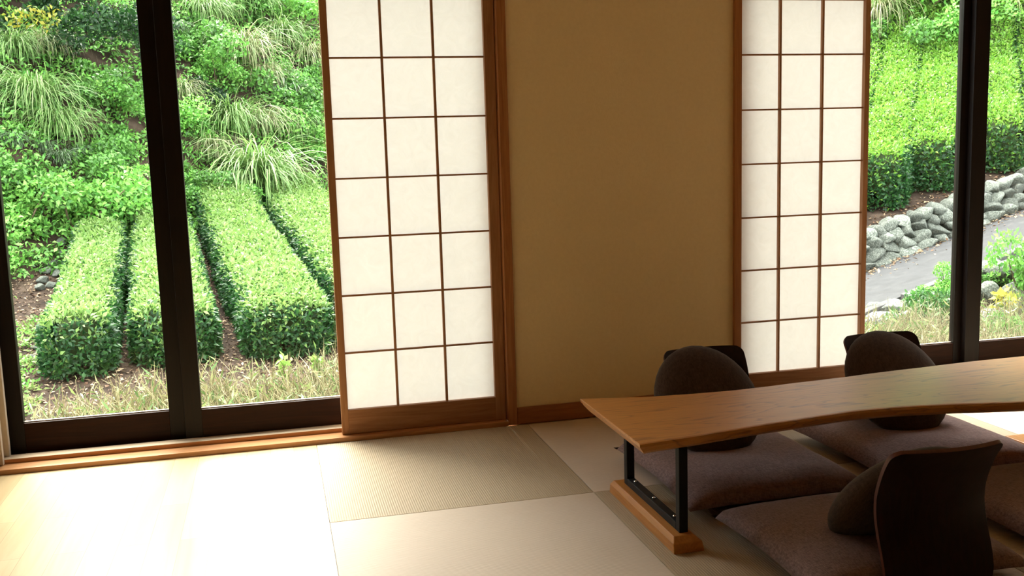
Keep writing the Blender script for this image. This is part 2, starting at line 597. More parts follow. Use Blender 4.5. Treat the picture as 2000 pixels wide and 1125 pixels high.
# ------------------------------------------------------------------ tatami
D = .88
tat_labels = {  # tan and pale follow the sheen tone painted into each mat
    (0, 0): 'tan tatami mat against the sill under the left paper screen',
    (1, 0): 'pale tatami mat under the far end of the table',
    (2, 0): 'tan tatami mat below the right paper screen',
    (3, 0): 'pale tatami mat in the bright light of the right glass door',
    (0, 1): 'pale tatami mat in the foreground along the wooden floor',
    (1, 1): 'tan tatami mat carrying the wooden foot of the table',
    (2, 1): 'pale tatami mat between the floor cushions',
    (3, 1): 'tan tatami mat under the right end of the table',
    (0, 2): 'tan tatami mat nearest the camera, along the wooden floor',
    (1, 2): 'pale tatami mat under the nearest chair',
    (2, 2): 'tan tatami mat behind the cushion at the right edge of the photo',
    (3, 2): 'pale tatami mat beyond the right edge of the photo',
}
for i in range(5):
    for j in range(4):
        x0, x1 = i*D+.0012, (i+1)*D-.0012
        if i == 4:
            x1 = 4.4
        y1 = -.021 if j == 0 else -.90-(j-1)*D-.0012
        y0 = -.90-j*D+.0012
        dark = (i+j) % 2 == 0
        me = MB().box(x0-(x0+x1)/2, x1-(x0+x1)/2, y0-(y0+y1)/2, y1-(y0+y1)/2, -.05, 0)
        o = me.build('tatami_mat', MAT['tatami_a' if dark else 'tatami_b'], None, .0015)
        o.location = ((x0+x1)/2, (y0+y1)/2, 0)
        if (i, j) in tat_labels:
            setp(o, tat_labels[(i, j)], 'tatami mat', 'tatami mats on the floor')
        else:
            setp(o, 'straw tatami mat far from the window', 'tatami mat', 'tatami mats on the floor')
            if i == 4:
                o['label'] = 'straw tatami mat by the right side of the room'

# ------------------------------------------------------------------ table
ZT = .335
far = [(.83, -.925), (.95, -.955), (1.1, -.985), (1.29, -.998), (1.5, -.985), (1.7, -.965), (1.9, -.945), (2.15, -.92), (2.4, -.903), (2.66, -.895)]
near = [(.827, -1.468), (.95, -1.452), (1.1, -1.428), (1.26, -1.403), (1.48, -1.372), (1.6, -1.362), (1.714, -1.368), (1.85, -1.39), (2.1, -1.45), (2.4, -1.475), (2.66, -1.48)]


def smooth_line(p, n=40):
    xs = np.linspace(p[0][0], p[-1][0], n)
    ys = np.interp(xs, [a[0] for a in p], [a[1] for a in p])
    k = np.array([1, 2, 3, 2, 1])/9
    yp = np.convolve(np.pad(ys, 2, mode='edge'), k, mode='valid')
    yp[0], yp[-1] = ys[0], ys[-1]
    return xs, yp


table = empty('low_table', (.975, -1.19, 0))
setp(table, 'low live-edge wooden table on black steel legs', 'table')
tx, ty = .975, -1.19
xs, yf = smooth_line(far)
_, yn = smooth_line(near)
T = MB()
rings = []
for k, x in enumerate(xs):
    wob = .0016*math.sin(x*17)+.0008*math.sin(x*41)
    a, b_ = yf[k]+wob, yn[k]+wob*.7+.0006*math.sin(x*37)
    t = 0 if k in (0, len(xs)-1) else 0
    zz = [(b_+.03, ZT-.038), (b_+.01, ZT-.026), (b_+.001, ZT-.010), (b_+.003, ZT-.002), (b_+.008, ZT), (a-.008, ZT), (a-.003, ZT-.002), (a-.001, ZT-.01), (a-.01, ZT-.026), (a-.03, ZT-.038)]
    rings.append([(x-tx + (.022 if (k == 0 and i in (0, 9)) else .012 if (k == 0 and i in (1, 8)) else 0.0), y-ty, z) for i, (y, z) in enumerate(zz)])
T.loft(rings)
T.build('tabletop', MAT['table'], table, 0.0)


def leg_assembly(x, shift=0.0):
    ox = x+shift-tx
    s = .0135
    fr = MB()
    yfa, yne = -.985-ty, -1.412-ty
    zb, zt = .046, ZT-.036
    # steel leg frame: two uprights, lower and upper bars
    box('leg', MAT['metal'], ox-s, ox+s, yne-s, yne+s, zb, zt, table, .002)
    box('leg', MAT['metal'], ox-s, ox+s, yfa-s, yfa+s, zb, zt, table, .002)
    lo = box('lower_bar', MAT['metal'], ox-s, ox+s, yne+s, yfa-s, zb, zb+.024, table, .002)
    box('upper_bar', MAT['metal'], ox-s, ox+s, yne+s, yfa-s, zt-.008, zt, table, .001)
    for t in (.1, .5, .9):
        y = yne+s+(yfa-yne-2*s)*t
        bm = MB()
        for rr, z0, z1 in ((.0055, zb+.024, zb+.0275),):
            bm.loft([[(ox+rr*q*math.cos(a), y+rr*q*math.sin(a), z) for a in (2*math.pi*k/10 for k in range(10))] for q, z in ((1, z0), (.9, z1), (.5, z1+.0015))])
        bm.build('bolt', MAT['bolt'], lo, 0, True)
    bs = MB()
    y0, y1 = -1.462-ty, -.915-ty
    ox -= shift
    x0, x1 = ox-.046, ox+.048+2*shift
    bs.loft([[(x0, y0, 0), (x1, y0, 0), (x1, y1, 0), (x0, y1, 0)],
             [(x0, y0+.003, .03), (x1-.006, y0+.003, .03), (x1-.006, y1-.006, .03), (x0, y1-.006, .03)],
             [(x0+.008, y0+.02, .046), (x1-.026, y0+.02, .046), (x1-.026, y1-.02, .046), (x0+.008, y1-.02, .046)]])
    bs.build('foot_beam', MAT['foot_wood'], table, .002)


leg_assembly(.976)
leg_assembly(2.512, .06)

# ------------------------------------------------------------------ floor chairs
def chair_strip(prof, w, th, concave, m, name, parent, flare=0.0, corner=0.0):
    """a bent plywood shell swept along a (y, z) profile; corner: radius of the two end corners"""
    pr = np.array(prof, float)
    sl = np.concatenate([[0], np.cumsum(np.linalg.norm(np.diff(pr, axis=0), axis=1))])
    L, nx, n = sl[-1], 33, 30

    def at_s(q):
        return np.array([np.interp(q, sl, pr[:, 0]), np.interp(q, sl, pr[:, 1])])
    top, bot = [], []
    # columns bunched towards the two sides so that the corners come out round
    us = [math.sin(math.pi/2*(-1+2*k/(nx-1))) for k in range(nx)]
    grid = [[None]*nx for _ in range(n)]
    for s_, u in enumerate(us):
        e = max(0.0, abs(u)*w/2-(w/2-corner))
        smax = L-(corner-math.sqrt(max(0.0, corner**2-e*e)) if corner else 0.0)
        for k in range(n):
            q = smax*k/(n-1)
            f = q/L
            a, b_ = at_s(max(0, q-.012)), at_s(min(L, q+.012))
            d = (b_-a)/np.linalg.norm(b_-a)
            c = (at_s(max(0, q-.006))+at_s(q)+at_s(min(L, q+.006)))/3 if 0 < k < n-1 else at_s(q)
            nr = Vector((0, -d[1], d[0]))
            base = Vector((u*w/2*(1+flare*f), c[0]+concave(f)*u*u, c[1]))
            grid[k][s_] = (base+nr*th/2, base-nr*th/2)
    for k in range(n):
        for s_ in range(nx):
            top.append(grid[k][s_][0])
            bot.append(grid[k][s_][1])
    b = MB()
    b.v = [tuple(v) for v in top+bot]
    N_ = n*nx
    for k in range(n-1):
        for s_ in range(nx-1):
            a = k*nx+s_
            b.f.append((a, a+1, a+nx+1, a+nx))
            b.f.append((N_+a, N_+a+nx, N_+a+nx+1, N_+a+1))
        b.f.append((k*nx, k*nx+nx, N_+k*nx+nx, N_+k*nx))
        e = k*nx+nx-1
        b.f.append((e, N_+e, N_+e+nx, e+nx))
    for s_ in range(nx-1):
        b.f.append((s_, N_+s_, N_+s_+1, s_+1))
        e = (n-1)*nx+s_
        b.f.append((e, e+1, N_+e+1, N_+e))
    o = b.build(name, MAT[m], parent, 0, False)
    o.data.materials.append(MAT['ply_edge'])
    for p in o.data.polygons:
        vi = p.vertices
        if min(vi) < N_ <= max(vi):
            p.material_index = 1
    for p in o.data.polygons:
        p.use_smooth = len(p.vertices) == 4 and p.index % 1 == 0
    o.data.set_sharp_from_angle(angle=math.radians(45))
    return o


def make_chair():
    """faces +y, origin on the floor under the seat"""
    e = empty('floor_chair')
    cc = lambda f: .03*min(1, f*1.6)
    bp = [(-.176, .018), (-.186, .034), (-.192, .06), (-.190, .09), (-.183, .125), (-.174, .16), (-.168, .195), (-.167, .225), (-.172, .26), (-.182, .295), (-.196, .33), (-.212, .36), (-.226, .380), (-.233, .390), (-.240, .400)]
    chair_strip(bp, .312, .011, cc, 'plywood', 'backrest', e, .02, .03)
    sp = [(.2, .0135), (.1, .0125), (0, .0115), (-.1, .0115), (-.15, .012), (-.168, .0145), (-.176, .018)]
    chair_strip(sp, .312, .011, lambda f: 0.0, 'plywood', 'seat', e)
    return e


def pillow_mesh(name, w, d, h, mat, pinch=.12, n=26, corner=.10, z_flat=.35):
    """square floor cushion with pulled-out corners and a soft seam"""
    vs, fs = [], []
    for side in (1, -1):
        for i in range(n+1):
            for j in range(n+1):
                u, v = -1+2*i/n, -1+2*j/n
                # pull the sides in between the corners
                x = u*(1-pinch*(1-v*v)*.35*abs(u)**3)
                y = v*(1-pinch*(1-u*u)*.35*abs(v)**3)
                p = max(0.0, (1-abs(u)**2.6))*max(0.0, (1-abs(v)**2.6))
                hh = p**.36
                wr = .012*noise.noise(Vector((u*2.2, v*2.2, side*3+w)))*p
                z = side*hh*(h/2)*(1 if side > 0 else z_flat)+wr*(side > 0)
                vs.append((x*w/2, y*d/2, z))
    m = (n+1)**2
    for i in range(n):
        for j in range(n):
            a = i*(n+1)+j
            fs.append((a, a+n+1, a+n+2, a+1))
            fs.append((m+a, m+a+1, m+a+n+2, m+a+n+1))
    me = bpy.data.meshes.new(name)
    me.from_pydata(vs, [], fs)
    me.materials.append(mat)
    import bmesh
    bm = bmesh.new()
    bm.from_mesh(me)
    bmesh.ops.remove_doubles(bm, verts=bm.verts, dist=.0004)
    bmesh.ops.recalc_face_normals(bm, faces=bm.faces)
    bm.to_mesh(me)
    bm.free()
    for p in me.polygons:
        p.use_smooth = True
    return me


def oval_mesh():
    """round, slightly egg-shaped back cushion, thick in the middle; local: width x, height z, thickness y"""
    b = MB()
    n, k = 36, 9
    w, h, t = .195, .218, .06
    rings = []
    for s in range(-k, k+1):
        a = s/k*math.pi/2
        y = math.sin(a)*t
        r = max(.002, math.cos(a))**.62
        rings.append([(w*r*math.cos(q)*(1-.05*math.sin(q)), y*(1+.0*math.cos(q)), h*r*math.sin(q)) for q in (2*math.pi*i/n for i in range(n))])
    b.loft(rings)
    me = bpy.data.meshes.new('oval_cushion')
    me.from_pydata(b.v, [], b.f)
    me.materials.append(MAT['oval'])
    for p in me.polygons:
        p.use_smooth = True
    return me


chair0 = make_chair()
zab_me = pillow_mesh('zabuton', .64, .64, .135, MAT['zabuton'], .2)
oval_me = oval_mesh()
piping = None


def seat(x, yb, face, lab_chair, lab_zab, lab_oval, zpos, with_chair=True, first=False, oval=(0, .16, .262, 36), zsc=1.0):
    """face=+1 looks to the window, -1 looks away from it; yb: world y of the top of the backrest"""
    if with_chair:
        c = chair0 if first else copy_tree(chair0)
        c.location = (x, yb+face*.24, .0)
        c.rotation_euler = (0, 0, 0 if face > 0 else math.pi)
        setp(c, lab_chair, 'floor chair', 'legless floor chairs at the table')
    z = link('floor_cushion', zab_me)
    z.location = zpos
    z.scale = (1, zsc, 1)
    setp(z, lab_zab, 'cushion', 'square floor cushions round the table')
    if lab_oval:
        o = link('oval_cushion', oval_me)
        o.rotation_euler = (face*math.radians(oval[3]), 0, 0)
        o.location = (x+oval[0], yb+face*oval[1], oval[2])
        setp(o, lab_oval, 'cushion', 'oval cushions leaning on the chair backs')


ZC = .042
seat(1.400, -.60, -1, 'dark plywood floor chair in front of the beige wall', 'purple-brown floor cushion under the left end of the table, left far seat',
     'dark brown oval cushion leaning on the chair by the beige wall', (1.385, -.925, ZC), True, True, (-.055, .19, .25, 40), 1.08)
seat(2.140, -.60, -1, 'dark plywood floor chair in front of the right window', 'purple-brown floor cushion of the far seat below the right window',
     'dark brown oval cushion leaning on the chair below the right window', (2.11, -.885, ZC), True, False, (-.035, .19, .25, 40), 1.06)
seat(1.46, -1.955, 1, 'dark plywood floor chair nearest the camera, seen from behind', 'purple-brown floor cushion under the nearest floor chair',
     'dark brown oval cushion leaning inside the nearest floor chair', (1.43, -1.61, ZC), True, False, (0, .212, .203, 40), .91)
seat(2.2, -1.955, 1, '', 'purple-brown floor cushion cut by the right edge of the photo, near side of the table',
     None, (2.165, -1.56, ZC), False, zsc=.95)

# ------------------------------------------------------------------ terrain
AZ, SL = math.radians(-7.1), math.tan(math.radians(7.7))


def sstep(a, b, x):
    t = np.clip((x-a)/(b-a), 0, 1)
    return t*t*(3-2*t)


def fbm(X, Y, s, seed):
    """cheap smooth pseudo-noise"""
    r = np.random.default_rng(seed)
    out = np.zeros(np.broadcast(X, Y).shape)
    for k in range(9):
        a = r.uniform(0, 2*math.pi)
        fr = s*r.uniform(.5, 2.2)
        out = out+np.sin((X*math.cos(a)+Y*math.sin(a))*fr+r.uniform(0, 6.28))/9*1.6
    return out


# right-hand side: wall foot, path edge, wall top
W0, W1, W2 = pt(1690, 530, 14.5), pt(1870, 460, 15.2), pt(1990, 405, 15.7)
E0, E1, E2 = pt(1690, 603, 11.5), pt(1810, 560, 11.8), pt(1960, 500, 12.2)
T0, T1, T2 = pt(1690, 450, 14.75), pt(1870, 383, 15.45), pt(2000, 340, 15.95)
A = np.array([[p[0], p[1], 1] for p in (W0, W1, W2, E0, E1, E2)])
PL, *_ = np.linalg.lstsq(A, np.array([p[2] for p in (W0, W1, W2, E0, E1, E2)]), rcond=None)
wd = (T2-T0)[:2]
WL = np.linalg.norm(wd)
wd = wd/WL                               # along the wall, to the right
wn = np.array([-wd[1], wd[0]])           # away from the house
wall_su = (T2[2]-T0[2])/WL
ed = (E2-E0)[:2]
ed = ed/np.linalg.norm(ed)
en = np.array([-ed[1], ed[0]])


RD = np.array([math.sin(math.radians(38)), math.cos(math.radians(38))])   # uphill, along the upper tea rows


def z_path(X, Y):
    return PL[0]*X+PL[1]*Y+PL[2]


def foot(X):
    return np.clip(9.35+1.05*(X+2), 7.6, 13.2)


def z_ground(X, Y):
    X, Y = np.asarray(X, float), np.asarray(Y, float)
    a = X*math.sin(AZ)+Y*math.cos(AZ)
    zl = -.8+SL*(a-4.5)
    zl = np.where(a < 3.2, -.8+SL*(3.2-4.5)+(a-3.2)*.02, zl)
    d = Y-foot(X)
    hill = .5*(d+np.sqrt(d*d+.5))
    zl = zl+hill*.92+fbm(X, Y, 1.6, 3)*.16*sstep(-.5, 1.5, d)+fbm(X, Y, 5, 4)*.012
    s = (X-E0[0])*en[0]+(Y-E0[1])*en[1]      # >0: on the path side of its edge
    zp = z_path(X, Y)-.06
    low = -.93+fbm(X, Y, 2.0, 5)*.03
    zr = low+(zp-.12-low)*sstep(-.75, -.06, s)+.12*sstep(.06, .3, s)
    zr = np.where(s > 3.5, zp-.1, zr)
    t = sstep(2.6, 5.0, X-.25*(Y-4))
    return zl*(1-t)+zr*t


def z_terrace(X, Y):
    X, Y = np.asarray(X, float), np.asarray(Y, float)
    u = (X-T0[0])*wd[0]+(Y-T0[1])*wd[1]
    v = (X-T0[0])*wn[0]+(Y-T0[1])*wn[1]
    uc = np.clip(u, -4, 9)
    z = T0[2]+wall_su*uc+.24*v
    h = (X-T0[0])*RD[0]+(Y-T0[1])*RD[1]-7.3
    z = z+.5*(h+np.sqrt(h*h+.4))*1.05+fbm(X, Y, 1.5, 8)*.12*sstep(-1, 1, h)
    return z-.05


def grid_mesh(name, P, mat, nu, nv):
    faces = []
    for i in range(nu-1):
        for j in range(nv-1):
            a = i*nv+j
            faces += [a, a+nv, a+nv+1, a+1]
    st = np.arange((nu-1)*(nv-1))*4
    return np_mesh(name, P, faces, st, [mat], smooth=True)


gx = np.linspace(-11, 13, 150)
gy = np.linspace(.21, 22, 170)
GX, GY = np.meshgrid(gx, gy, indexing='ij')
GZ = z_ground(GX, GY)
go = link('garden_ground', grid_mesh('garden_ground', np.stack([GX, GY, GZ], -1).reshape(-1, 3), MAT['soil'], 150, 170))
struct(go)
uu = np.linspace(-8, 24, 110)
vv = np.concatenate([[-.02, 0.0], np.linspace(.1, 20, 80)])
UU, VV = np.meshgrid(uu, vv, indexing='ij')
TX = T0[0]+UU*wd[0]+VV*wn[0]
TY = T0[1]+UU*wd[1]+VV*wn[1]
TZ = z_terrace(TX, TY)
TZ[:, 0] -= 1.6
to = link('terrace_ground', grid_mesh('terrace_ground', np.stack([TX, TY, TZ], -1).reshape(-1, 3), MAT['soil'], 110, len(vv)))
struct(to)

# asphalt path slab with a concrete kerb on its near edge
pm = MB()
rings = []
for s in np.linspace(-5, 7, 40):
    pe = E0[:2]+ed*s
    # the far side meets the wall foot
    dd = W0[:2]+(W2-W0)[:2]/np.linalg.norm((W2-W0)[:2])*(s*1.02)
    pe2 = dd+wn*.12
    q0, q1 = pe, pe2
    rings.append([(q0[0], q0[1], float(z_path(*q0))-.16), (q0[0], q0[1], float(z_path(*q0))), (q1[0], q1[1], float(z_path(*q1))), (q1[0], q1[1], float(z_path(*q1))-.16)])
pm.loft(rings)
struct(pm.build('asphalt_path', MAT['asphalt']))
km = MB()
for s0, s1 in ((-4.0, .36), (.52, 1.6), (1.66, 2.8), (2.86, 4.2)):
    rings = []
    for s in (s0, s1):
        a_, b_ = E0[:2]+ed*s-en*.11, E0[:2]+ed*s+en*.005
        z0 = float(z_path(*a_))
        rings.append([(a_[0], a_[1], z0-.2), (a_[0], a_[1], z0+.012), (b_[0], b_[1], z0+.012), (b_[0], b_[1], z0-.2)])
    km.loft(rings)
struct(km.build('path_kerb', MAT['concrete'], None, .01))

# ------------------------------------------------------------------ leaves
def unit(a):
    return a/np.maximum(np.linalg.norm(a, axis=-1, keepdims=True), 1e-9)


def leaf_quads(pos, d, nrm, ln, wd_, fold=.18, droop=.15):
    side = unit(np.cross(d, nrm))
    n2 = np.cross(side, d)
    ln = ln[:, None]
    wd_ = wd_[:, None]
    mid = pos+d*ln*.45
    tip = pos+d*ln-n2*ln*droop
    v = np.stack([pos, mid+side*wd_*.5+n2*wd_*fold, tip, mid-side*wd_*.5+n2*wd_*fold], 1)
    return v.reshape(-1, 3)


def rnd(n):
    return unit(rng.normal(size=(n, 3)))


def leaves_mesh(name, pos, nrm, tint, lmin, lmax, aspect=.42, mat='leaf', out=.6, up=.25, rand=.8, nrand=.6):
    n = len(pos)
    d = unit(nrm*out+rnd(n)*rand+np.array([0, 0, up]))
    nn = unit(nrm*.7+rnd(n)*nrand+np.array([0, 0, .35]))
    ln = rng.uniform(lmin, lmax, n)
    v = leaf_quads(pos, d, nn, ln, ln*aspect*rng.uniform(.8, 1.2, n))
    t = np.repeat(tint, 4, axis=0)
    idx = np.arange(4*n)
    return np_mesh(name, v, idx, np.arange(n)*4, [MAT[mat]], t)


def mixc(n, cols, w=None):
    cols = np.array(cols)
    i = rng.choice(len(cols), n, p=w)
    j = rng.choice(len(cols), n, p=w)
    f = rng.uniform(0, 1, (n, 1))
    c = cols[i]*f+cols[j]*(1-f)
    return c*rng.uniform(.75, 1.25, (n, 1))


G_OLD_SHADED = [(.018, .075, .022), (.03, .115, .03), (.045, .15, .035)]
G_NEW_LIT = [(.255, .46, .10), (.315, .53, .13), (.19, .38, .08), (.39, .58, .18)]


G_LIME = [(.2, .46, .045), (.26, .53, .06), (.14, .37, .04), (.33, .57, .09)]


def tea_hedge(p0, p1, w0, w1, h, zf, label, n_leaf, group, seed, lsize=(.045, .07), new=None):
    """clipped tea row from its near end p0 to its far end p1 (x, y)"""
    p0, p1 = np.array(p0), np.array(p1)
    L = np.linalg.norm(p1-p0)
    dd = (p1-p0)/L
    nn = np.array([dd[1], -dd[0]])
    ex = .42
    th = np.linspace(0, math.pi, 400)
    cx = np.sign(np.cos(th))*np.abs(np.cos(th))**ex
    cz = np.abs(np.sin(th))**ex
    xz = np.stack([cx*.5*(w0+w1)/2, cz*h], -1)
    seg = np.linalg.norm(np.diff(xz, axis=0), axis=1)
    cum = np.concatenate([[0], np.cumsum(seg)])
    per = cum[-1]
    wm = (w0+w1)/2
    a_skin, a_end = per*L, wm*h*.95
    nsk = int(n_leaf*a_skin/(a_skin+2*a_end))
    ne = (n_leaf-nsk)//2
    q = rng.uniform(0, per, nsk)
    t = np.interp(q, cum, th)
    s = rng.uniform(0, L, nsk)
    lx = np.sign(np.cos(t))*np.abs(np.cos(t))**ex*.5
    lz = np.abs(np.sin(t))**ex
    nx, nz = np.sign(np.cos(t))*np.abs(np.cos(t))**(2-ex)/.5/wm, np.abs(np.sin(t))**(2-ex)/h
    ln_ = np.sqrt(nx*nx+nz*nz)
    nx, nz, ns = nx/ln_, nz/ln_, np.zeros(nsk)
    # ends
    def endcap(k, m):
        r = np.sqrt(rng.uniform(0, 1, m))**.8
        tt = np.interp(rng.uniform(0, per, m), cum, th)
        ax = np.sign(np.cos(tt))*np.abs(np.cos(tt))**ex*.5*r
        az = np.abs(np.sin(tt))**ex*r
        az = np.where(rng.uniform(0, 1, m) < .5, az, rng.uniform(0, 1, m)*np.minimum(1, az+.3))
        bul = .10*(1-r**3)+.02
        sg = -1 if k == 0 else 1
        return ax, az, (-bul if k == 0 else L+bul), np.full(m, sg*.9), ax*.8, az*.45
    for k in (0, 1):
        ax, az, ss, n_s, n_x, n_z = endcap(k, ne)
        lx, lz, s = np.concatenate([lx, ax]), np.concatenate([lz, az]), np.concatenate([s, ss*np.ones(ne)])
        nx, nz, ns = np.concatenate([nx, n_x]), np.concatenate([nz, n_z]), np.concatenate([ns, n_s])
    n = len(lx)
    # rounded plan at both ends
    rd = .16
    er = np.minimum(np.clip(s, 0, rd), np.clip(L-s, 0, rd))/rd
    shrink = 1-.14*(1-np.sqrt(np.maximum(0, 1-(1-er)**2)))
    w = w0+(w1-w0)*np.clip(s/L, 0, 1)
    lump = 1+.035*np.sin(s*2.3+seed)+.02*np.sin(s*5.1+2*seed)
    x = lx*w*shrink*lump
    z = lz*h*(1-.10*(1-np.sqrt(np.maximum(0, 1-(1-er)**2))))*(1+.03*np.sin(s*3.1+seed*1.7))
    nb = unit(np.stack([nx, ns, nz], -1))
    dep = rng.uniform(-.05, .015, n)
    x, s2, z = x+nb[:, 0]*dep, s+nb[:, 1]*dep, z+nb[:, 2]*dep
    # skirt does not touch the soil
    keep = z > .035
    x, s2, z, nb, dep = x[keep], s2[keep], z[keep], nb[keep], dep[keep]
    n = len(x)
    X = p0[0]+dd[0]*s2+nn[0]*x
    Y = p0[1]+dd[1]*s2+nn[1]*x
    cXs = p0[0]+dd[0]*s2
    cYs = p0[1]+dd[1]*s2
    Zg = zf(cXs, cYs)
    pos = np.stack([X, Y, Zg+z], -1)
    nw = np.stack([dd[0]*nb[:, 1]+nn[0]*nb[:, 0], dd[1]*nb[:, 1]+nn[1]*nb[:, 0], nb[:, 2]], -1)
    # fresh shoots on the clipped top; the tint also carries light from above
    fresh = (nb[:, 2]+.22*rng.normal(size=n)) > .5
    tint = np.where(fresh[:, None], mixc(n, new or G_NEW_LIT), mixc(n, G_OLD_SHADED+[(.06, .2, .04)]))
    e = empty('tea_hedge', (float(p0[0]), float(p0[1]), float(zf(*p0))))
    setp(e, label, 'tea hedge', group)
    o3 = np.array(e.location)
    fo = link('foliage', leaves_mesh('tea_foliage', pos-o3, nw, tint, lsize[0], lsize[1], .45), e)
    # inner twiggy body
    rings = []
    for ss in np.linspace(.03, L-.03, max(6, int(L/.4))):
        ww = w0+(w1-w0)*ss/L
        c = p0+dd*ss
        zg = float(zf(*c))
        edge = .86 if .1 < ss < L-.1 else .78
        rings.append([np.array([c[0]+nn[0]*cx_*.5*(ww-.1)*edge, c[1]+nn[1]*cx_*.5*(ww-.1)*edge, zg+.02+cz_*(h-.09)*(1 if edge > .8 else .92)])-o3 for cx_, cz_ in zip(cx[::25], cz[::25])])
    b = MB()
    b.loft(rings)
    b.build('twigs', MAT['hedge_core'], e)
    return e


HG = 'clipped tea hedges in the garden'
zg = z_ground
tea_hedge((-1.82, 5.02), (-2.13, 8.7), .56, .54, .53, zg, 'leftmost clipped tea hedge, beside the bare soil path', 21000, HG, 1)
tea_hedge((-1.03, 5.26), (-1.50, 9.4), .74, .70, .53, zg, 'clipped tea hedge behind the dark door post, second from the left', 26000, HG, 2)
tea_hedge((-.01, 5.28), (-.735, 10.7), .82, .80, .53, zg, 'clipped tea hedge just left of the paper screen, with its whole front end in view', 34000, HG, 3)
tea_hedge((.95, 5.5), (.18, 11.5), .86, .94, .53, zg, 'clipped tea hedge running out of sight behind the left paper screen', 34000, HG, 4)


def tea_right(px, py, wpx, d, L, label, h, n, seed):
    p = pt(px, py, d)[:2]
    q = p+RD*L
    w = wpx/F_PX*d
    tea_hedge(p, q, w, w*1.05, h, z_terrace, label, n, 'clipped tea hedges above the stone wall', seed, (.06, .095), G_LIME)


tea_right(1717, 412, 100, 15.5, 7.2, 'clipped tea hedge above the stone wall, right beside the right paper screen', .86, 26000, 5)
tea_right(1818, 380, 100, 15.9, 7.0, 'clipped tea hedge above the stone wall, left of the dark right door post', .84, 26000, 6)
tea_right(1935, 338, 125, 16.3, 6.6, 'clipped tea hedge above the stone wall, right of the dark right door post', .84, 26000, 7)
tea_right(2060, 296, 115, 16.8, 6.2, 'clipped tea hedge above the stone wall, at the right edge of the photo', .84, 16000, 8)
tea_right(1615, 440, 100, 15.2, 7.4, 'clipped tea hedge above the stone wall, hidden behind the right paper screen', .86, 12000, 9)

# ------------------------------------------------------------------ shrubs and grass
G_MID = [(.075, .2, .035), (.125, .31, .055), (.17, .39, .075), (.055, .15, .03)]
SHR = 1.6
G_BRIGHT = [(.14, .40, .06), (.2, .48, .08), (.26, .52, .11), (.09, .3, .05)]
G_MID, G_BRIGHT = [tuple(SHR*q for q in c) for c in G_MID], [(c[0]*SHR*1.05, c[1]*SHR, c[2]*SHR) for c in G_BRIGHT]
G_DARK = [(.01, .04, .012), (.02, .07, .02), (.035, .10, .025)]


def shrub_meshes(kind, cols, n, lmin, lmax, aspect, seed, squash=.8, lobes=9):
    """unit shrub about 1 m across: lumpy crown of leaves and thin stems"""
    r = np.random.default_rng(seed)
    c = r.normal(size=(lobes, 3))*np.array([.26, .26, .16])+np.array([0, 0, .42*squash])
    rad = r.uniform(.16, .3, lobes)
    k = r.integers(0, lobes, n)
    dirs = unit(r.normal(size=(n, 3))+np.array([0, 0, .25]))
    rr = rad[k]*r.uniform(.55, 1.05, n)
    pos = c[k]+dirs*rr[:, None]*np.array([1, 1, squash])
    pos[:, 2] = np.maximum(pos[:, 2], .03*r.uniform(0, 1, n))
    lob_t = r.uniform(.8, 1.2, (lobes, 1))
    tint = mixc(n, cols)*lob_t[k]
    fm = leaves_mesh(kind+'_foliage', pos, dirs, tint, lmin, lmax, aspect, out=.5, up=.1, rand=.9)
    b = MB()
    for q in range(lobes):
        b.tube([(0.03*r.normal(), .03*r.normal(), 0), tuple(c[q]*np.array([.5, .5, .6])+r.normal(size=3)*.03), tuple(c[q])], [.016, .011, .005], 5)
    sm = bpy.data.meshes.new(kind+'_stems')
    sm.from_pydata(b.v, [], b.f)
    sm.materials.append(MAT['bark'])
    return fm, sm


SH = {
    'broad': [shrub_meshes('broad', G_MID, 2600, .05, .085, .55, 20+i) for i in range(3)],
    'bright': [shrub_meshes('bright', G_BRIGHT, 2800, .045, .075, .55, 30+i) for i in range(3)],
    'deep': [shrub_meshes('deep', [(.03, .12, .025), (.06, .2, .04), (.1, .28, .05)], 2600, .05, .085, .5, 50)],
    'dark': [shrub_meshes('dark', G_DARK, 2600, .06, .1, .5, 40+i) for i in range(2)],
}


def shrub(name, kind, loc, size, label, cat, group, rz=None, hs=1.0, variant=None):
    fm, sm = SH[kind][variant if variant is not None else random.randrange(len(SH[kind]))]
    e = empty(name, tuple(float(a) for a in loc), random.uniform(0, 6.28) if rz is None else rz)
    e.scale = (size, size, size*hs)
    setp(e, label, cat, group)
    link('foliage', fm, e)
    link('stem', sm, e)
    return e


def on_hill(x, y, zf=z_ground, lo=6.0, hi=40.0, sink=0.0):
    """where the sight line of photo pixel (x, y) meets the slope"""
    for d in np.arange(lo, hi, .03):
        p = pt(x, y, d)
        if p[2] <= float(zf(p[0], p[1]))+sink:
            return np.array([p[0], p[1], float(zf(p[0], p[1]))]), d
    p = pt(x, y, hi)
    return np.array([p[0], p[1], float(zf(p[0], p[1]))]), hi


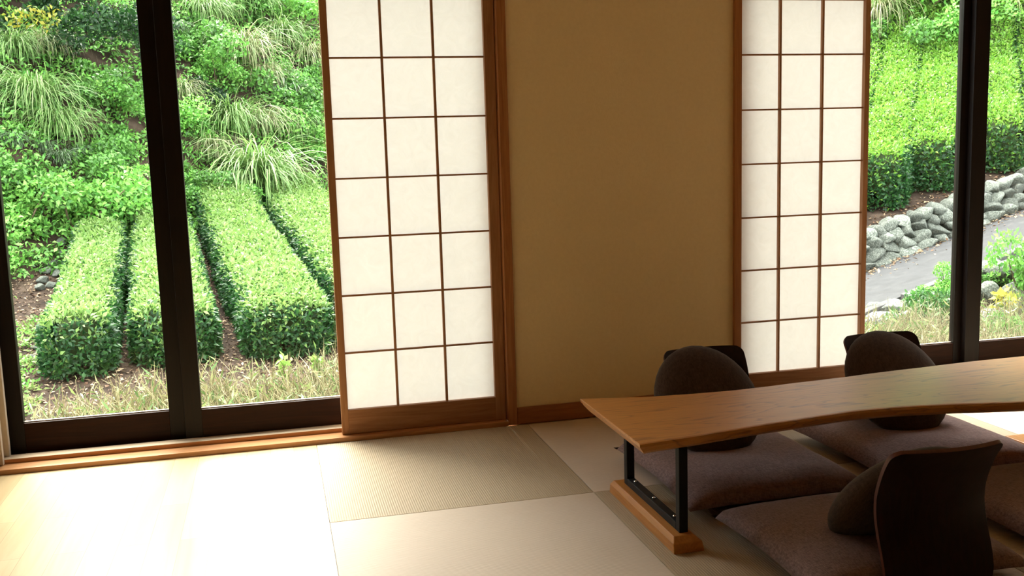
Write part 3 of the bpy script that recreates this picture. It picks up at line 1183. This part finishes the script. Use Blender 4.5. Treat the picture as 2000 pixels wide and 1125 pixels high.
# large shrubs at the foot of the slope and on it: photo x, y of the foot, width in px, kind, label
SHRUBS = [
    (55, 455, 150, 'bright', 'bright green leafy bush at the left photo edge, at the foot of the slope', 1.0),
    (150, 462, 170, 'bright', 'bright green leafy bush right behind the leftmost tea hedge', 1.0),
    (245, 440, 140, 'bright', 'bright green leafy bush touching the left side of the dark door post', 1.05),
    (30, 370, 130, 'broad', 'feathery mid-green bush at the left photo edge, below the pale drooping grass', .9),
    (215, 330, 120, 'broad', 'green leafy shrub beside the small bare patch left of the door post', 1.0),
    (185, 195, 110, 'broad', 'leafy shrub to the right of the large drooping grass clump', 1.0),
    (232, 225, 90, 'bright', 'light green shrub halfway up the slope against the door post', 1.0),
    (385, 395, 110, 'broad', 'green shrub directly right of the door post, behind the second tea hedge', 1.0),
    (430, 390, 90, 'broad', 'dark leafed shrub at the far end of the middle tea hedge', .9),
    (375, 270, 100, 'bright', 'light shrub right of the door post, level with the reddish grass', 1.0),
    (395, 210, 90, 'dark', 'dark green hollow shrub right of the door post in the middle of the slope', .9),
    (605, 300, 110, 'bright', 'yellow-green shrub against the left edge of the paper screen', 1.0),
    (560, 225, 110, 'broad', 'green shrub below the tan grass near the paper screen', 1.0),
    (390, 110, 120, 'broad', 'leafy shrub high on the slope right of the door post', 1.0),
    (470, 40, 120, 'broad', 'mid-green shrub near the top edge between two grass clumps', 1.0),
    (590, 55, 130, 'bright', 'light shrub at the top edge of the photo beside the paper screen', 1.0),
    (420, 165, 90, 'bright', 'small light green shrub under the leafy shrub right of the door post', 1.0),
    (610, 200, 90, 'broad', 'shrub half hidden by the paper screen in the middle of the slope', 1.0),
]
for x, y, wpx, kind, lab, hs in SHRUBS:
    p, d = on_hill(x, y)
    shrub('leafy_bush', kind, p-np.array([0, 0, .08]), wpx/F_PX*d*1.1, lab, 'bush', 'leafy bushes on the slope', hs=hs)


def blade_clump(n, lmin, lmax, seed, cols, wid=.011, spread=.22, tilt=(.1, .75), droop=(.7, 1.5)):
    r = np.random.default_rng(seed)
    K = 7
    az = np.where(r.uniform(size=n) < .55, -math.pi/2+r.normal(size=n)*.8, r.uniform(0, 2*math.pi, n))   # most blades hang downhill
    L = r.uniform(lmin, lmax, n)
    t0 = r.uniform(tilt[0], tilt[1], n)
    dr = r.uniform(droop[0], droop[1], n)
    base = np.stack([r.normal(size=n)*spread*.5, r.normal(size=n)*spread*.5, np.zeros(n)], -1)
    pts = [base]
    rad = np.stack([np.cos(az), np.sin(az), np.zeros(n)], -1)
    for k in range(1, K):
        f = k/(K-1)
        ang = t0+dr*f**1.5*1.35
        step = L/(K-1)
        p = pts[-1]+(rad*np.sin(ang)[:, None]+np.array([0, 0, 1])*np.cos(ang)[:, None])*step[:, None]
        pts.append(p)
    side = np.stack([-np.sin(az), np.cos(az), np.zeros(n)], -1)
    side = unit(side+r.normal(size=(n, 3))*.25)
    vs = []
    for k, p in enumerate(pts):
        f = k/(K-1)
        w = wid*(1-f)**.7*(.6+.8*f if f < .5 else 1.0)+.0012
        vs.append(p-side*w)
        vs.append(p+side*w)
    V = np.stack(vs, 1)                     # n, 2K, 3
    idx = []
    base_i = np.arange(n)[:, None]*(2*K)
    q = np.array([[2*k, 2*k+1, 2*k+3, 2*k+2] for k in range(K-1)]).ravel()
    idx = (base_i+q[None, :]).ravel()
    tint = np.repeat(mixc(n, cols), 2*K, axis=0)
    return np_mesh('grass_blades', V.reshape(-1, 3), idx, np.arange(n*(K-1))*4, [MAT['blade']], tint, smooth=True)


C_PAMP = [(.22, .44, .09), (.34, .56, .15), (.5, .66, .27), (.16, .34, .08)]
C_TAN = [(.32, .46, .15), (.56, .56, .28), (.68, .6, .36), (.26, .42, .12)]
C_PALE = [(.22, .42, .16), (.45, .6, .38), (.6, .7, .5), (.16, .34, .1)]
GR = {
    'green': [blade_clump(430, .8, 1.5, 60+i, C_PAMP, droop=(1.1, 2.1)) for i in range(3)],
    'tan': [blade_clump(400, .8, 1.45, 70+i, C_TAN, droop=(1.1, 2.1)) for i in range(2)],
    'pale': [blade_clump(240, .6, 1.05, 80+i, C_PALE, .013, .16, (.05, .5), (1.0, 1.7)) for i in range(2)],
}
# clump: photo x, y of its root, spread in px, kind, label
CLUMPS = [
    (70, 215, 165, 'green', 'large drooping grass clump at the upper left of the slope'),
    (110, 262, 130, 'green', 'drooping grass clump just below the large one on the left'),
    (28, 290, 90, 'pale', 'small pale grass tuft at the left edge of the photo'),
    (88, 300, 70, 'pale', 'whitish striped grass tuft left of a similar pale pair'),
    (122, 320, 85, 'pale', 'whitish striped grass tuft hanging lowest on the left slope'),
    (155, 300, 60, 'pale', 'small whitish grass tuft left of the bare patch'),
    (30, 110, 110, 'green', 'thin grass clump in the shade of the dark tree'),
    (95, 105, 100, 'tan', 'sparse straw-coloured grass below the yellow leaves'),
    (342, 70, 75, 'pale', 'pale grass tuft beside the door post near the top edge'),
    (470, 125, 150, 'tan', 'large tan grass clump high in the middle of the slope'),
    (545, 85, 100, 'green', 'grass clump near the top edge, left of the paper screen'),
    (605, 130, 110, 'tan', 'straw-tinged grass clump against the upper part of the paper screen'),
    (560, 195, 120, 'pale', 'hanging pale grass clump left of the paper screen'),
    (510, 165, 100, 'tan', 'tan grass clump in the centre of the slope'),
    (450, 258, 140, 'green', 'arching grass clump above the far end of the middle tea hedge'),
    (515, 255, 110, 'tan', 'reddish tan grass clump right of the arching green one'),
    (500, 372, 205, 'green', 'widest arching grass clump, directly above the tea hedges'),
    (575, 260, 90, 'green', 'green grass clump between the shrubs by the paper screen'),
    (360, 190, 80, 'tan', 'thin straw grass clump right of the door post'),
    (415, 300, 90, 'tan', 'yellowish grass clump left of the widest arching one'),
    (480, 20, 120, 'green', 'grass clump cut by the top edge, left half of the slope'),
    (400, 40, 110, 'green', 'grass clump cut by the top edge, right of the door post'),
]
for x, y, wpx, kind, lab in CLUMPS:
    p, d = on_hill(x, y)
    o = link('grass_clump', random.choice(GR[kind]))
    s = wpx/F_PX*d/1.35
    o.location = tuple(p-np.array([0, 0, .03]))
    o.rotation_euler = (0, 0, random.uniform(-.5, .5))
    o.scale = (s, s, s*1.0)
    setp(o, lab, 'grass', 'tall arching grass clumps on the slope')


def scatter_stuff(name, n_cl, per, xr, yr, zf, cond, cols_list, lmin, lmax, rad, label, seed, aspect=.5, hgt=.6):
    r = np.random.default_rng(seed)
    X = r.uniform(xr[0], xr[1], n_cl*3)
    Y = r.uniform(yr[0], yr[1], n_cl*3)
    ok = cond(X, Y)
    X, Y = X[ok][:n_cl], Y[ok][:n_cl]
    n_cl = len(X)
    Z = zf(X, Y)
    k = np.repeat(np.arange(n_cl), per)
    n = len(k)
    R = r.uniform(rad[0], rad[1], n_cl)
    dirs = unit(r.normal(size=(n, 3))+np.array([0, -.25, .55]))
    dirs[:, 2] = np.abs(dirs[:, 2])
    rr = R[k]*r.uniform(.35, 1.0, n)
    pos = np.stack([X, Y, Z], -1)[k]+dirs*rr[:, None]*np.array([1, 1, hgt])
    ct = r.integers(0, len(cols_list), n_cl)
    tint = np.zeros((n, 3))
    for q, cols in enumerate(cols_list):
        m = ct[k] == q
        tint[m] = mixc(int(m.sum()), cols)
    tint *= r.uniform(.75, 1.2, (n_cl, 1))[k]
    o = link(name, leaves_mesh(name, pos, dirs, tint, lmin, lmax, aspect, out=.4, up=.15, rand=.9))
    setp(o, label, 'plants', None, 'stuff')
    return o


scatter_stuff('slope_undergrowth', 6400, 40, (-9.5, 5.0), (7.0, 19.5), z_ground, lambda X, Y: (Y > foot(X)-.35+.25*np.sin(X*3)) & (fbm(X, Y, 2.2, 11) > -.75) & (Y < foot(X)+8),
              [G_MID, G_BRIGHT, G_BRIGHT, G_MID], .045, .085, (.16, .42), 'leafy undergrowth covering the steep slope', 90)
scatter_stuff('terrace_undergrowth', 3000, 44, (6, 27), (9, 28), z_terrace,
              lambda X, Y: (np.abs((X-T0[0])*RD[0]+(Y-T0[1])*RD[1]-10.8) < 3.8) & (np.abs((X-T0[0])*RD[1]-(Y-T0[1])*RD[0]-1.2) < 5.5),
              [G_MID, G_BRIGHT, G_BRIGHT], .06, .11, (.25, .55), 'leafy undergrowth on the slope behind the upper tea hedges', 91)
# weeds on the bare soil left of the leftmost tea hedge
scatter_stuff('garden_weeds', 130, 26, (-3.6, -2.0), (4.2, 8.4), z_ground, lambda X, Y: (np.abs(X+2.27+.1*(Y-5)) < .16) & (Y < 6.8) | ((Y > 7.3) & (X < -2.55) & (fbm(X, Y, 3, 6) > 0)),
              [G_BRIGHT, [(.2, .34, .07), (.34, .4, .14)]], .03, .06, (.08, .17), 'low weeds on the soil left of the tea hedges', 92)

R_SHRUBS = [
    (1790, 60, 190, 'bright', 'hazy light green bush in the middle of the slope above the upper tea hedges'),
    (1850, 115, 130, 'bright', 'light green bush just left of the right door post, above the tea hedges'),
    (1740, 140, 110, 'broad', 'green bush directly behind the upper tea hedges, next to the paper screen'),
    (1820, 20, 110, 'broad', 'dark green bush cut by the top edge, left of the right door post'),
    (1985, 90, 120, 'bright', 'light green bush at the right photo edge, high on the slope'),
    (1975, 165, 90, 'broad', 'green bush at the right photo edge, just behind the tea hedges'),
]
for x, y, wpx, kind, lab in R_SHRUBS:
    p, d = on_hill(x, y, z_terrace, 14)
    shrub('hill_bush', kind, p-np.array([0, 0, .1]), wpx/F_PX*d*1.15, lab, 'bush', 'bushes on the slope above the stone wall')
for x, y, wpx, kind, lab in [(1718, 55, 130, 'tan', 'tall straw-green grass clump beside the right paper screen at the top edge'),
                             (1755, 75, 80, 'green', 'thin grass clump right of the tall straw-green one'),
                             (1975, 40, 100, 'tan', 'straw grass clump near the top right corner')]:
    p, d = on_hill(x, y, z_terrace, 14)
    o = link('grass_clump', random.choice(GR[kind]))
    s = wpx/F_PX*d/1.35
    o.location = tuple(p)
    o.rotation_euler = (0, 0, random.uniform(0, 6.28))
    o.scale = (s, s, s*1.15)
    setp(o, lab, 'grass', 'tall grass clumps above the upper tea hedges')

# bushes around the path
for nm, x, y, d, wpx, kind, lab, hs in [
    ('leafy_bush', 1838, 618, 10.6, 110, 'deep', 'dark green bush below the asphalt path, left of the right door post', 1.15),
    ('leafy_bush', 1850, 545, 11.4, 80, 'bright', 'light green sprig growing above the dark bush by the path', 1.2),
    ('leafy_bush', 1998, 545, 11.5, 130, 'bright', 'bright yellow-green bush at the right photo edge beside the path', 1.5),
    ('leafy_bush', 1990, 640, 9.6, 75, 'broad', 'green bush at the right photo edge beside the dry grass', 1.2),
    ('leafy_bush', 1700, 640, 10.4, 55, 'bright', 'small light green weed below the kerb next to the right paper screen', .8),
    ('leafy_bush', 1935, 500, 11.8, 50, 'broad', 'small green sprig at the path edge right of the door post', 1.0),
]:
    p = pt(x, y, d)
    p[2] = float(z_ground(p[0], p[1]))-.03
    shrub(nm, kind, p, wpx/F_PX*d*1.15, lab, 'bush', 'bushes by the asphalt path', hs=hs)

# ------------------------------------------------------------------ dark tree with a yellow branch, upper left
tp, td = on_hill(40, 150)
tree = empty('tree', tuple(tp-np.array([.6, -.2, .2])))
setp(tree, 'tree with its shade put into the leaf colour, in the top left corner with a yellow-leaved branch', 'tree')
b = MB()
b.tube([(0, 0, -.2), (.05, -.02, .6), (.0, .0, 1.3), (.1, -.05, 2.2), (.2, -.1, 3.0)], [.09, .08, .07, .055, .03], 9)
for q in range(10):
    z0 = random.uniform(.8, 2.6)
    a = random.uniform(0, 6.28)
    r_ = random.uniform(.6, 1.3)
    b.tube([(.05, 0, z0), (.05+math.cos(a)*r_*.5, math.sin(a)*r_*.5, z0+.25), (.05+math.cos(a)*r_, math.sin(a)*r_, z0+.35)], [.03, .018, .006], 6)
b.build('trunk', MAT['bark'], tree, 0, True)
n = 26000
lob = 60
lc = np.stack([rng.uniform(-1.3, 2.6, lob), rng.uniform(-.7, .8, lob), rng.uniform(.55, 2.4, lob)], -1)
k = rng.integers(0, lob, n)
dv = unit(rng.normal(size=(n, 3))+np.array([0, 0, .3]))
pos = lc[k]+dv*(rng.uniform(.2, .5, lob)[k]*rng.uniform(.5, 1, n))[:, None]*np.array([1, 1, .55])
link('crown', leaves_mesh('tree_leaves', pos, dv, mixc(n, G_DARK+[(.05, .16, .03)]), .05, .09, .5), tree)  # shade within the crown is put into these dark leaf tints
yb = pt(62, 36, td-.9)-np.array(tree.location)
m = 170
dv = unit(rng.normal(size=(m, 3)))
pos = yb+np.stack([rng.uniform(-.28, .28, m), rng.normal(size=m)*.1, rng.normal(size=m)*.05], -1)+dv*.05
yl = link('yellow_foliage', leaves_mesh('yellow_leaves', pos, dv, mixc(m, [(.4, .36, .03), (.32, .4, .05), (.5, .42, .06), (.16, .3, .04)]), .05, .085, .5), tree)
yl['label'] = 'yellow turning leaves'

# ------------------------------------------------------------------ straw, stubble, litter
def stubble(name, xr, yr, n, zf, h, seed, label, cols, cond=None, leafy=0, lc=None):
    r = np.random.default_rng(seed)
    X = r.uniform(xr[0], xr[1], n)
    Y = r.uniform(yr[0], yr[1], n)
    if cond is not None:
        ok = cond(X, Y)
        X, Y = X[ok], Y[ok]
    n = len(X)
    base = np.stack([X, Y, zf(X, Y)-.01], -1)
    az = r.uniform(0, 6.28, n)
    tl = np.abs(r.normal(size=n))*.5+.05
    L = r.uniform(h[0], h[1], n)
    d1 = np.stack([np.cos(az)*np.sin(tl), np.sin(az)*np.sin(tl), np.cos(tl)], -1)
    az2 = az+r.normal(size=n)*.6
    t2 = tl+r.uniform(-.1, .6, n)
    d2 = np.stack([np.cos(az2)*np.sin(t2), np.sin(az2)*np.sin(t2), np.cos(t2)], -1)
    p1 = base+d1*(L*.55)[:, None]
    p2 = p1+d2*(L*.45)[:, None]
    w = r.uniform(.0026, .0062, n)[:, None]
    V, F = [], []
    vs = []
    for p, s in ((base, 1.0), (p1, .85), (p2, .35)):
        for q in range(3):
            a = 2*math.pi*q/3
            vs.append(p+np.array([math.cos(a), math.sin(a), 0])*w*s)
    V = np.stack(vs, 1)
    q = np.array([[3*k+i, 3*k+(i+1) % 3, 3*k+3+(i+1) % 3, 3*k+3+i] for k in range(2) for i in range(3)]).ravel()
    idx = (np.arange(n)[:, None]*9+q[None, :]).ravel()
    tint = np.repeat(mixc(n, cols), 9, axis=0)
    v_all, i_all, st = V.reshape(-1, 3), idx, np.arange(n*6)*4
    if leafy:
        kk = r.integers(0, n, leafy)
        f = r.uniform(.15, 1.0, (leafy, 1))
        pp = base[kk]*(1-f)+p2[kk]*f
        dv = unit(r.normal(size=(leafy, 3))+np.array([0, 0, .6]))
        ln = r.uniform(.05, .13, leafy)
        lv = leaf_quads(pp, dv, rnd(leafy), ln, ln*.16)
        i_all = np.concatenate([i_all, np.arange(4*leafy)+len(v_all)])
        st = np.concatenate([st, n*24+np.arange(leafy)*4])
        v_all = np.concatenate([v_all, lv])
        tint = np.concatenate([tint, np.repeat(mixc(leafy, lc or cols), 4, axis=0)])
    o = link(name, np_mesh(name, v_all, i_all, st, [MAT['straw']], tint))
    setp(o, label, 'dry grass', None, 'stuff')
    return o


C_STRAW = [(.55, .47, .24), (.66, .58, .34), (.4, .34, .16), (.48, .44, .2)]
C_SG = [(.16, .27, .07), (.28, .36, .12), (.42, .4, .19), (.1, .2, .05)]
stubble('dry_grass', (-1.85, 1.5), (2.9, 4.6), 4600, z_ground, (.16, .42), 101, 'straw-coloured cut stalks outside the left window', C_STRAW,
        lambda X, Y: (Y < 4.4-.35*np.clip(-.6-X, 0, 2)+.12*np.sin(X*5)+.45*np.clip(X-.1, 0, 1)), 5200, C_SG)
stubble('dry_grass', (4.4, 8.5), (3.1, 5.4), 5200, z_ground, (.2, .5), 102, 'straw-coloured cut stalks outside the right window', [tuple(.72*q for q in c) for c in C_STRAW],  # same straw, tint lowered to paint in the shading of this patch
        lambda X, Y: (Y < 5.0+.15*np.sin(X*4)), 6000, C_SG)


def sapling(x, y, d, h, label):
    p = pt(x, y, d)
    p[2] = float(z_ground(p[0], p[1]))
    e = empty('sapling', tuple(p))
    setp(e, label, 'young plant', 'young shoots among the dry stalks')
    b = MB()
    b.tube([(0, 0, 0), (.01, 0, h*.5), (-.005, .01, h)], [.006, .005, .003], 6)
    b.build('stem', MAT['bark'], e)
    m = 34
    f = rng.uniform(.55, 1.02, m)
    dv = unit(rng.normal(size=(m, 3))+np.array([0, 0, .5]))
    pos = np.stack([np.zeros(m), np.zeros(m), f*h], -1)+dv*.012
    link('leaves', leaves_mesh('sapling_leaves', pos, dv, mixc(m, [(.3, .55, .1), (.4, .6, .14)]), .05, .085, .45), e)


sapling(555, 742, 8.1, .33, 'taller yellow-green shoot among the dry stalks left of the paper screen')
sapling(620, 735, 8.3, .25, 'small yellow-green shoot nearest the left edge of the paper screen')

r_ = np.random.default_rng(110)
n = 22000
X = r_.uniform(-3.2, 1.6, n)
Y = r_.uniform(4.0, 10.5, n)
keep = (Y < foot(X)) & (r_.uniform(size=n) < .75)
X, Y = X[keep], Y[keep]
n = len(X)
pos = np.stack([X, Y, z_ground(X, Y)+.012], -1)
dv = rnd(n)*np.array([1, 1, .25])
ln = r_.uniform(.02, .06, n)
V = leaf_quads(pos, unit(dv), unit(np.array([0, 0, 1])+r_.normal(size=(n, 3))*.4), ln, ln*.45)
o = link('leaf_litter', np_mesh('leaf_litter', V, np.arange(4*n), np.arange(n)*4, [MAT['litter']], np.repeat(mixc(n, [(.2, .11, .07), (.34, .22, .14), (.48, .36, .24), (.1, .06, .045), (.55, .42, .26)]), 4, axis=0)))
setp(o, 'brown fallen leaves on the soil between the tea hedges', 'leaf litter', None, 'stuff')
n = 5000
u_ = r_.uniform(-3, 6, n)
v_ = np.where(r_.uniform(size=n) < .55, -r_.gamma(1.2, .22, n)-.03, r_.uniform(.02, 1.3, n))
X = T0[0]+u_*wd[0]+v_*wn[0]
Y = T0[1]+u_*wd[1]+v_*wn[1]
zz = np.where(v_ < 0, z_path(X, Y)+.008, z_terrace(X, Y)+.015)
pos = np.stack([X, Y, zz], -1)
ln = r_.uniform(.04, .09, n)
V = leaf_quads(pos, unit(rnd(n)*np.array([1, 1, .25])), unit(np.array([0, 0, 1])+r_.normal(size=(n, 3))*.4), ln, ln*.45)
o = link('leaf_litter', np_mesh('leaf_litter', V, np.arange(4*n), np.arange(n)*4, [MAT['litter']], np.repeat(mixc(n, [(.24, .12, .07), (.36, .22, .13), (.5, .36, .22), (.55, .42, .26)]), 4, axis=0)))
setp(o, 'brown fallen leaves along the stone wall', 'leaf litter', None, 'stuff')

# ------------------------------------------------------------------ stones
def stone_mesh(seed, facets=12):
    r = np.random.default_rng(seed)
    import bmesh
    bm = bmesh.new()
    bmesh.ops.create_icosphere(bm, subdivisions=3, radius=1.0)
    pl = unit(r.normal(size=(facets, 3)))
    of = r.uniform(.55, .85, facets)
    for v in bm.verts:
        c = np.array(v.co)
        for a, d in zip(pl, of):
            e = c@a-d
            if e > 0:
                c = c-a*e*.9
        c = c*(1+.06*noise.noise(Vector(c*1.6)+Vector((seed, 0, 0)))+.03*noise.noise(Vector(c*4)+Vector((0, seed, 0))))
        v.co = c
    me = bpy.data.meshes.new('stone')
    bm.to_mesh(me)
    bm.free()
    me.materials.append(MAT['stone'])
    for p in me.polygons:
        p.use_smooth = True
    return me


ST = [stone_mesh(200+i) for i in range(14)]
wall_e = empty('stone_wall', tuple(float(a) for a in W0))
setp(wall_e, 'dry-laid grey stone retaining wall between the asphalt path and the upper tea hedges', 'stone wall')
wroll = math.atan2(wd[1], wd[0])
slope_ang = math.atan(wall_su)
rs = random.Random(5)
w0 = np.array(W0)
cnt = 0
for row in range(4):
    s = -2.2+rs.uniform(0, .2)
    while s < 4.3 and cnt < 100:
        bx = W0[:2]+wd*s
        zlo = float(z_path(*bx))-.03
        tb = T0[:2]+wd*s
        zhi = float(z_terrace(*tb))+.06
        H = zhi-zlo
        rh = H/4
        ww = rs.uniform(.19, .37)*(1.15 if row < 2 else .85)
        hh = rh*rs.uniform(1.05, 1.4)
        f = (row+.5)/4
        c2 = bx*(1-f)+tb*f+wd*ww/2-wn*.03
        zc = zlo+(row+.5)*rh+rs.uniform(-.02, .02)+wall_su*ww/2
        st = link('stone', rs.choice(ST), wall_e)
        st.location = tuple(np.array([c2[0], c2[1], zc])-w0)
        st.rotation_euler = (rs.uniform(-.5, .5), -slope_ang*.4+rs.uniform(-.6, .9), wroll+rs.uniform(-.4, .4))
        st.scale = (ww*.62, rs.uniform(.18, .24), hh*.7)
        s += ww*.97
        cnt += 1

ROCKS = [  # photo x, y of the foot, distance, width in px, height/width, pale, label
    (1722, 645, 10.0, 70, .6, True, 'white-flecked boulder below the kerb, next to the right paper screen'),
    (1770, 650, 9.9, 62, .8, True, 'pale boulder above the top of the right-hand far chair back'),
    (1745, 620, 10.5, 60, .7, False, 'grey rock between the kerb and the white-flecked boulders'),
    (1790, 630, 10.4, 50, .8, False, 'grey rock left of the dark bush below the path'),
    (1805, 605, 10.8, 50, .7, False, 'rounded grey rock under the broken kerb, left of the dark bush'),
    (1712, 615, 10.8, 44, .6, False, 'small dark rock under the kerb beside the paper screen'),
    (1940, 545, 11.6, 66, .6, False, 'flat grey rock under the path edge right of the door post'),
    (1985, 550, 11.3, 70, .75, False, 'large grey rock at the right photo edge under the bright bush'),
    (1930, 585, 11.0, 50, .7, False, 'grey rock touching the right side of the door post'),
    (1975, 590, 10.8, 56, .7, False, 'grey rock behind the yellow plant at the right photo edge'),
    (1935, 640, 10.0, 60, .6, True, 'pale rock among the dry stalks right of the door post'),
    (1960, 625, 10.3, 50, .8, False, 'dark rock below the yellow plant'),
    (1990, 610, 10.2, 60, .7, False, 'grey rock cut by the right photo edge above the dry stalks'),
]
for i, (x, y, d, wpx, hr, pale, lab) in enumerate(ROCKS):
    p, d = on_hill(x, y, z_ground, 8)
    w = wpx/F_PX*d/2
    me = ST[i % len(ST)]
    if pale:
        me = me.copy()
        me.materials.clear()
        me.materials.append(MAT['pale_stone'])
    o = link('rock', me)
    o.location = (p[0], p[1], p[2]+w*hr*.7)
    o.scale = (w*1.25, w*1.2, w*hr*1.4)
    o.rotation_euler = (rs.uniform(-.3, .3), rs.uniform(-.3, .3), rs.uniform(0, 6))
    setp(o, lab, 'rock', 'rocks below the asphalt path')

GST = [(118, 500), (105, 520), (92, 535), (112, 540), (85, 552), (100, 560), (78, 566), (122, 480), (62, 700), (70, 682), (42, 790), (40, 805)]
for i, (x, y) in enumerate(GST):
    p, d = on_hill(x, y, z_ground, 5)
    o = link('edging_stone', ST[(i*3+1) % len(ST)])
    w = (26 if i < 8 else 18)/F_PX*d/2
    o.location = (p[0], p[1], p[2]+w*.3)
    o.scale = (w*1.3, w, w*.7)
    o.rotation_euler = (0, 0, rs.uniform(0, 6))
    setp(o, 'dark grey edging stone in the row left of the leftmost tea hedge' if i < 8 else
         ('pale stone on the soil at the front corner of the leftmost tea hedge' if i < 10 else 'stone on the ground in the lower left corner of the left window'),
         'stone', 'edging stones left of the tea hedges' if i < 8 else ('stones by the front corner of the leftmost tea hedge' if i < 10 else 'stones at the lower left of the window'))
# yellow plant
yp = pt(1963, 596, 10.6)
yp[2] = float(z_ground(yp[0], yp[1]))
e = empty('yellow_plant', tuple(yp))
setp(e, 'plant with yellow leaves among the rocks right of the door post', 'plant')
m = 70
dv = unit(rng.normal(size=(m, 3))+np.array([0, -.2, .6]))
pos = np.array([0, 0, .3])+dv*rng.uniform(.03, .13, (m, 1))
link('leaves', leaves_mesh('yellow_plant_leaves', pos, dv, mixc(m, [(.75, .6, .05), (.6, .6, .08), (.4, .5, .08)]), .06, .11, .55), e)
MB().tube([(0, 0, 0), (.01, .01, .15), (0, 0, .32)], [.008, .006, .004], 6).build('stem', MAT['bark'], e)

# ------------------------------------------------------------------ light
world = bpy.data.worlds.new('world')
scene.world = world
world.use_nodes = True
nt = world.node_tree
bg = nt.nodes['Background']
tc = nt.nodes.new('ShaderNodeTexCoord')
sx = nt.nodes.new('ShaderNodeSeparateXYZ')
nt.links.new(tc.outputs['Generated'], sx.inputs[0])
cr = ramp(nt, sx.outputs['Z'], [(0.0, (.62, .68, .72)), (.35, (.86, .91, .95)), (1.0, (1, 1, 1))])
nt.links.new(cr, bg.inputs['Color'])
bg.inputs['Strength'].default_value = 6.5

sd = bpy.data.lights.new('sun', 'SUN')
sd.energy = 18.0
sd.angle = math.radians(50)
sd.color = (1.0, .96, .88)
sun = bpy.data.objects.new('sun', sd)
COL.objects.link(sun)
el, azs = math.radians(52), math.radians(8)   # high over the hill, a little to the left
dirv = Vector((-math.sin(azs)*math.cos(el), math.cos(azs)*math.cos(el), math.sin(el)))
sun.rotation_euler = dirv.to_track_quat('Z', 'Y').to_euler()
sun.location = (0, 10, 12)

vs = scene.view_settings
vs.view_transform = 'Standard'
vs.look = 'None'
vs.exposure = 1.02
vs.gamma = 1.0
vs.use_curve_mapping = False
cy = scene.cycles
cy.use_denoising = True
cy.max_bounces = 12
cy.diffuse_bounces = 9
cy.glossy_bounces = 4
cy.transmission_bounces = 8
cy.transparent_max_bounces = 16
cy.sample_clamp_indirect = 6.0
cy.caustics_reflective = False
cy.caustics_refractive = False
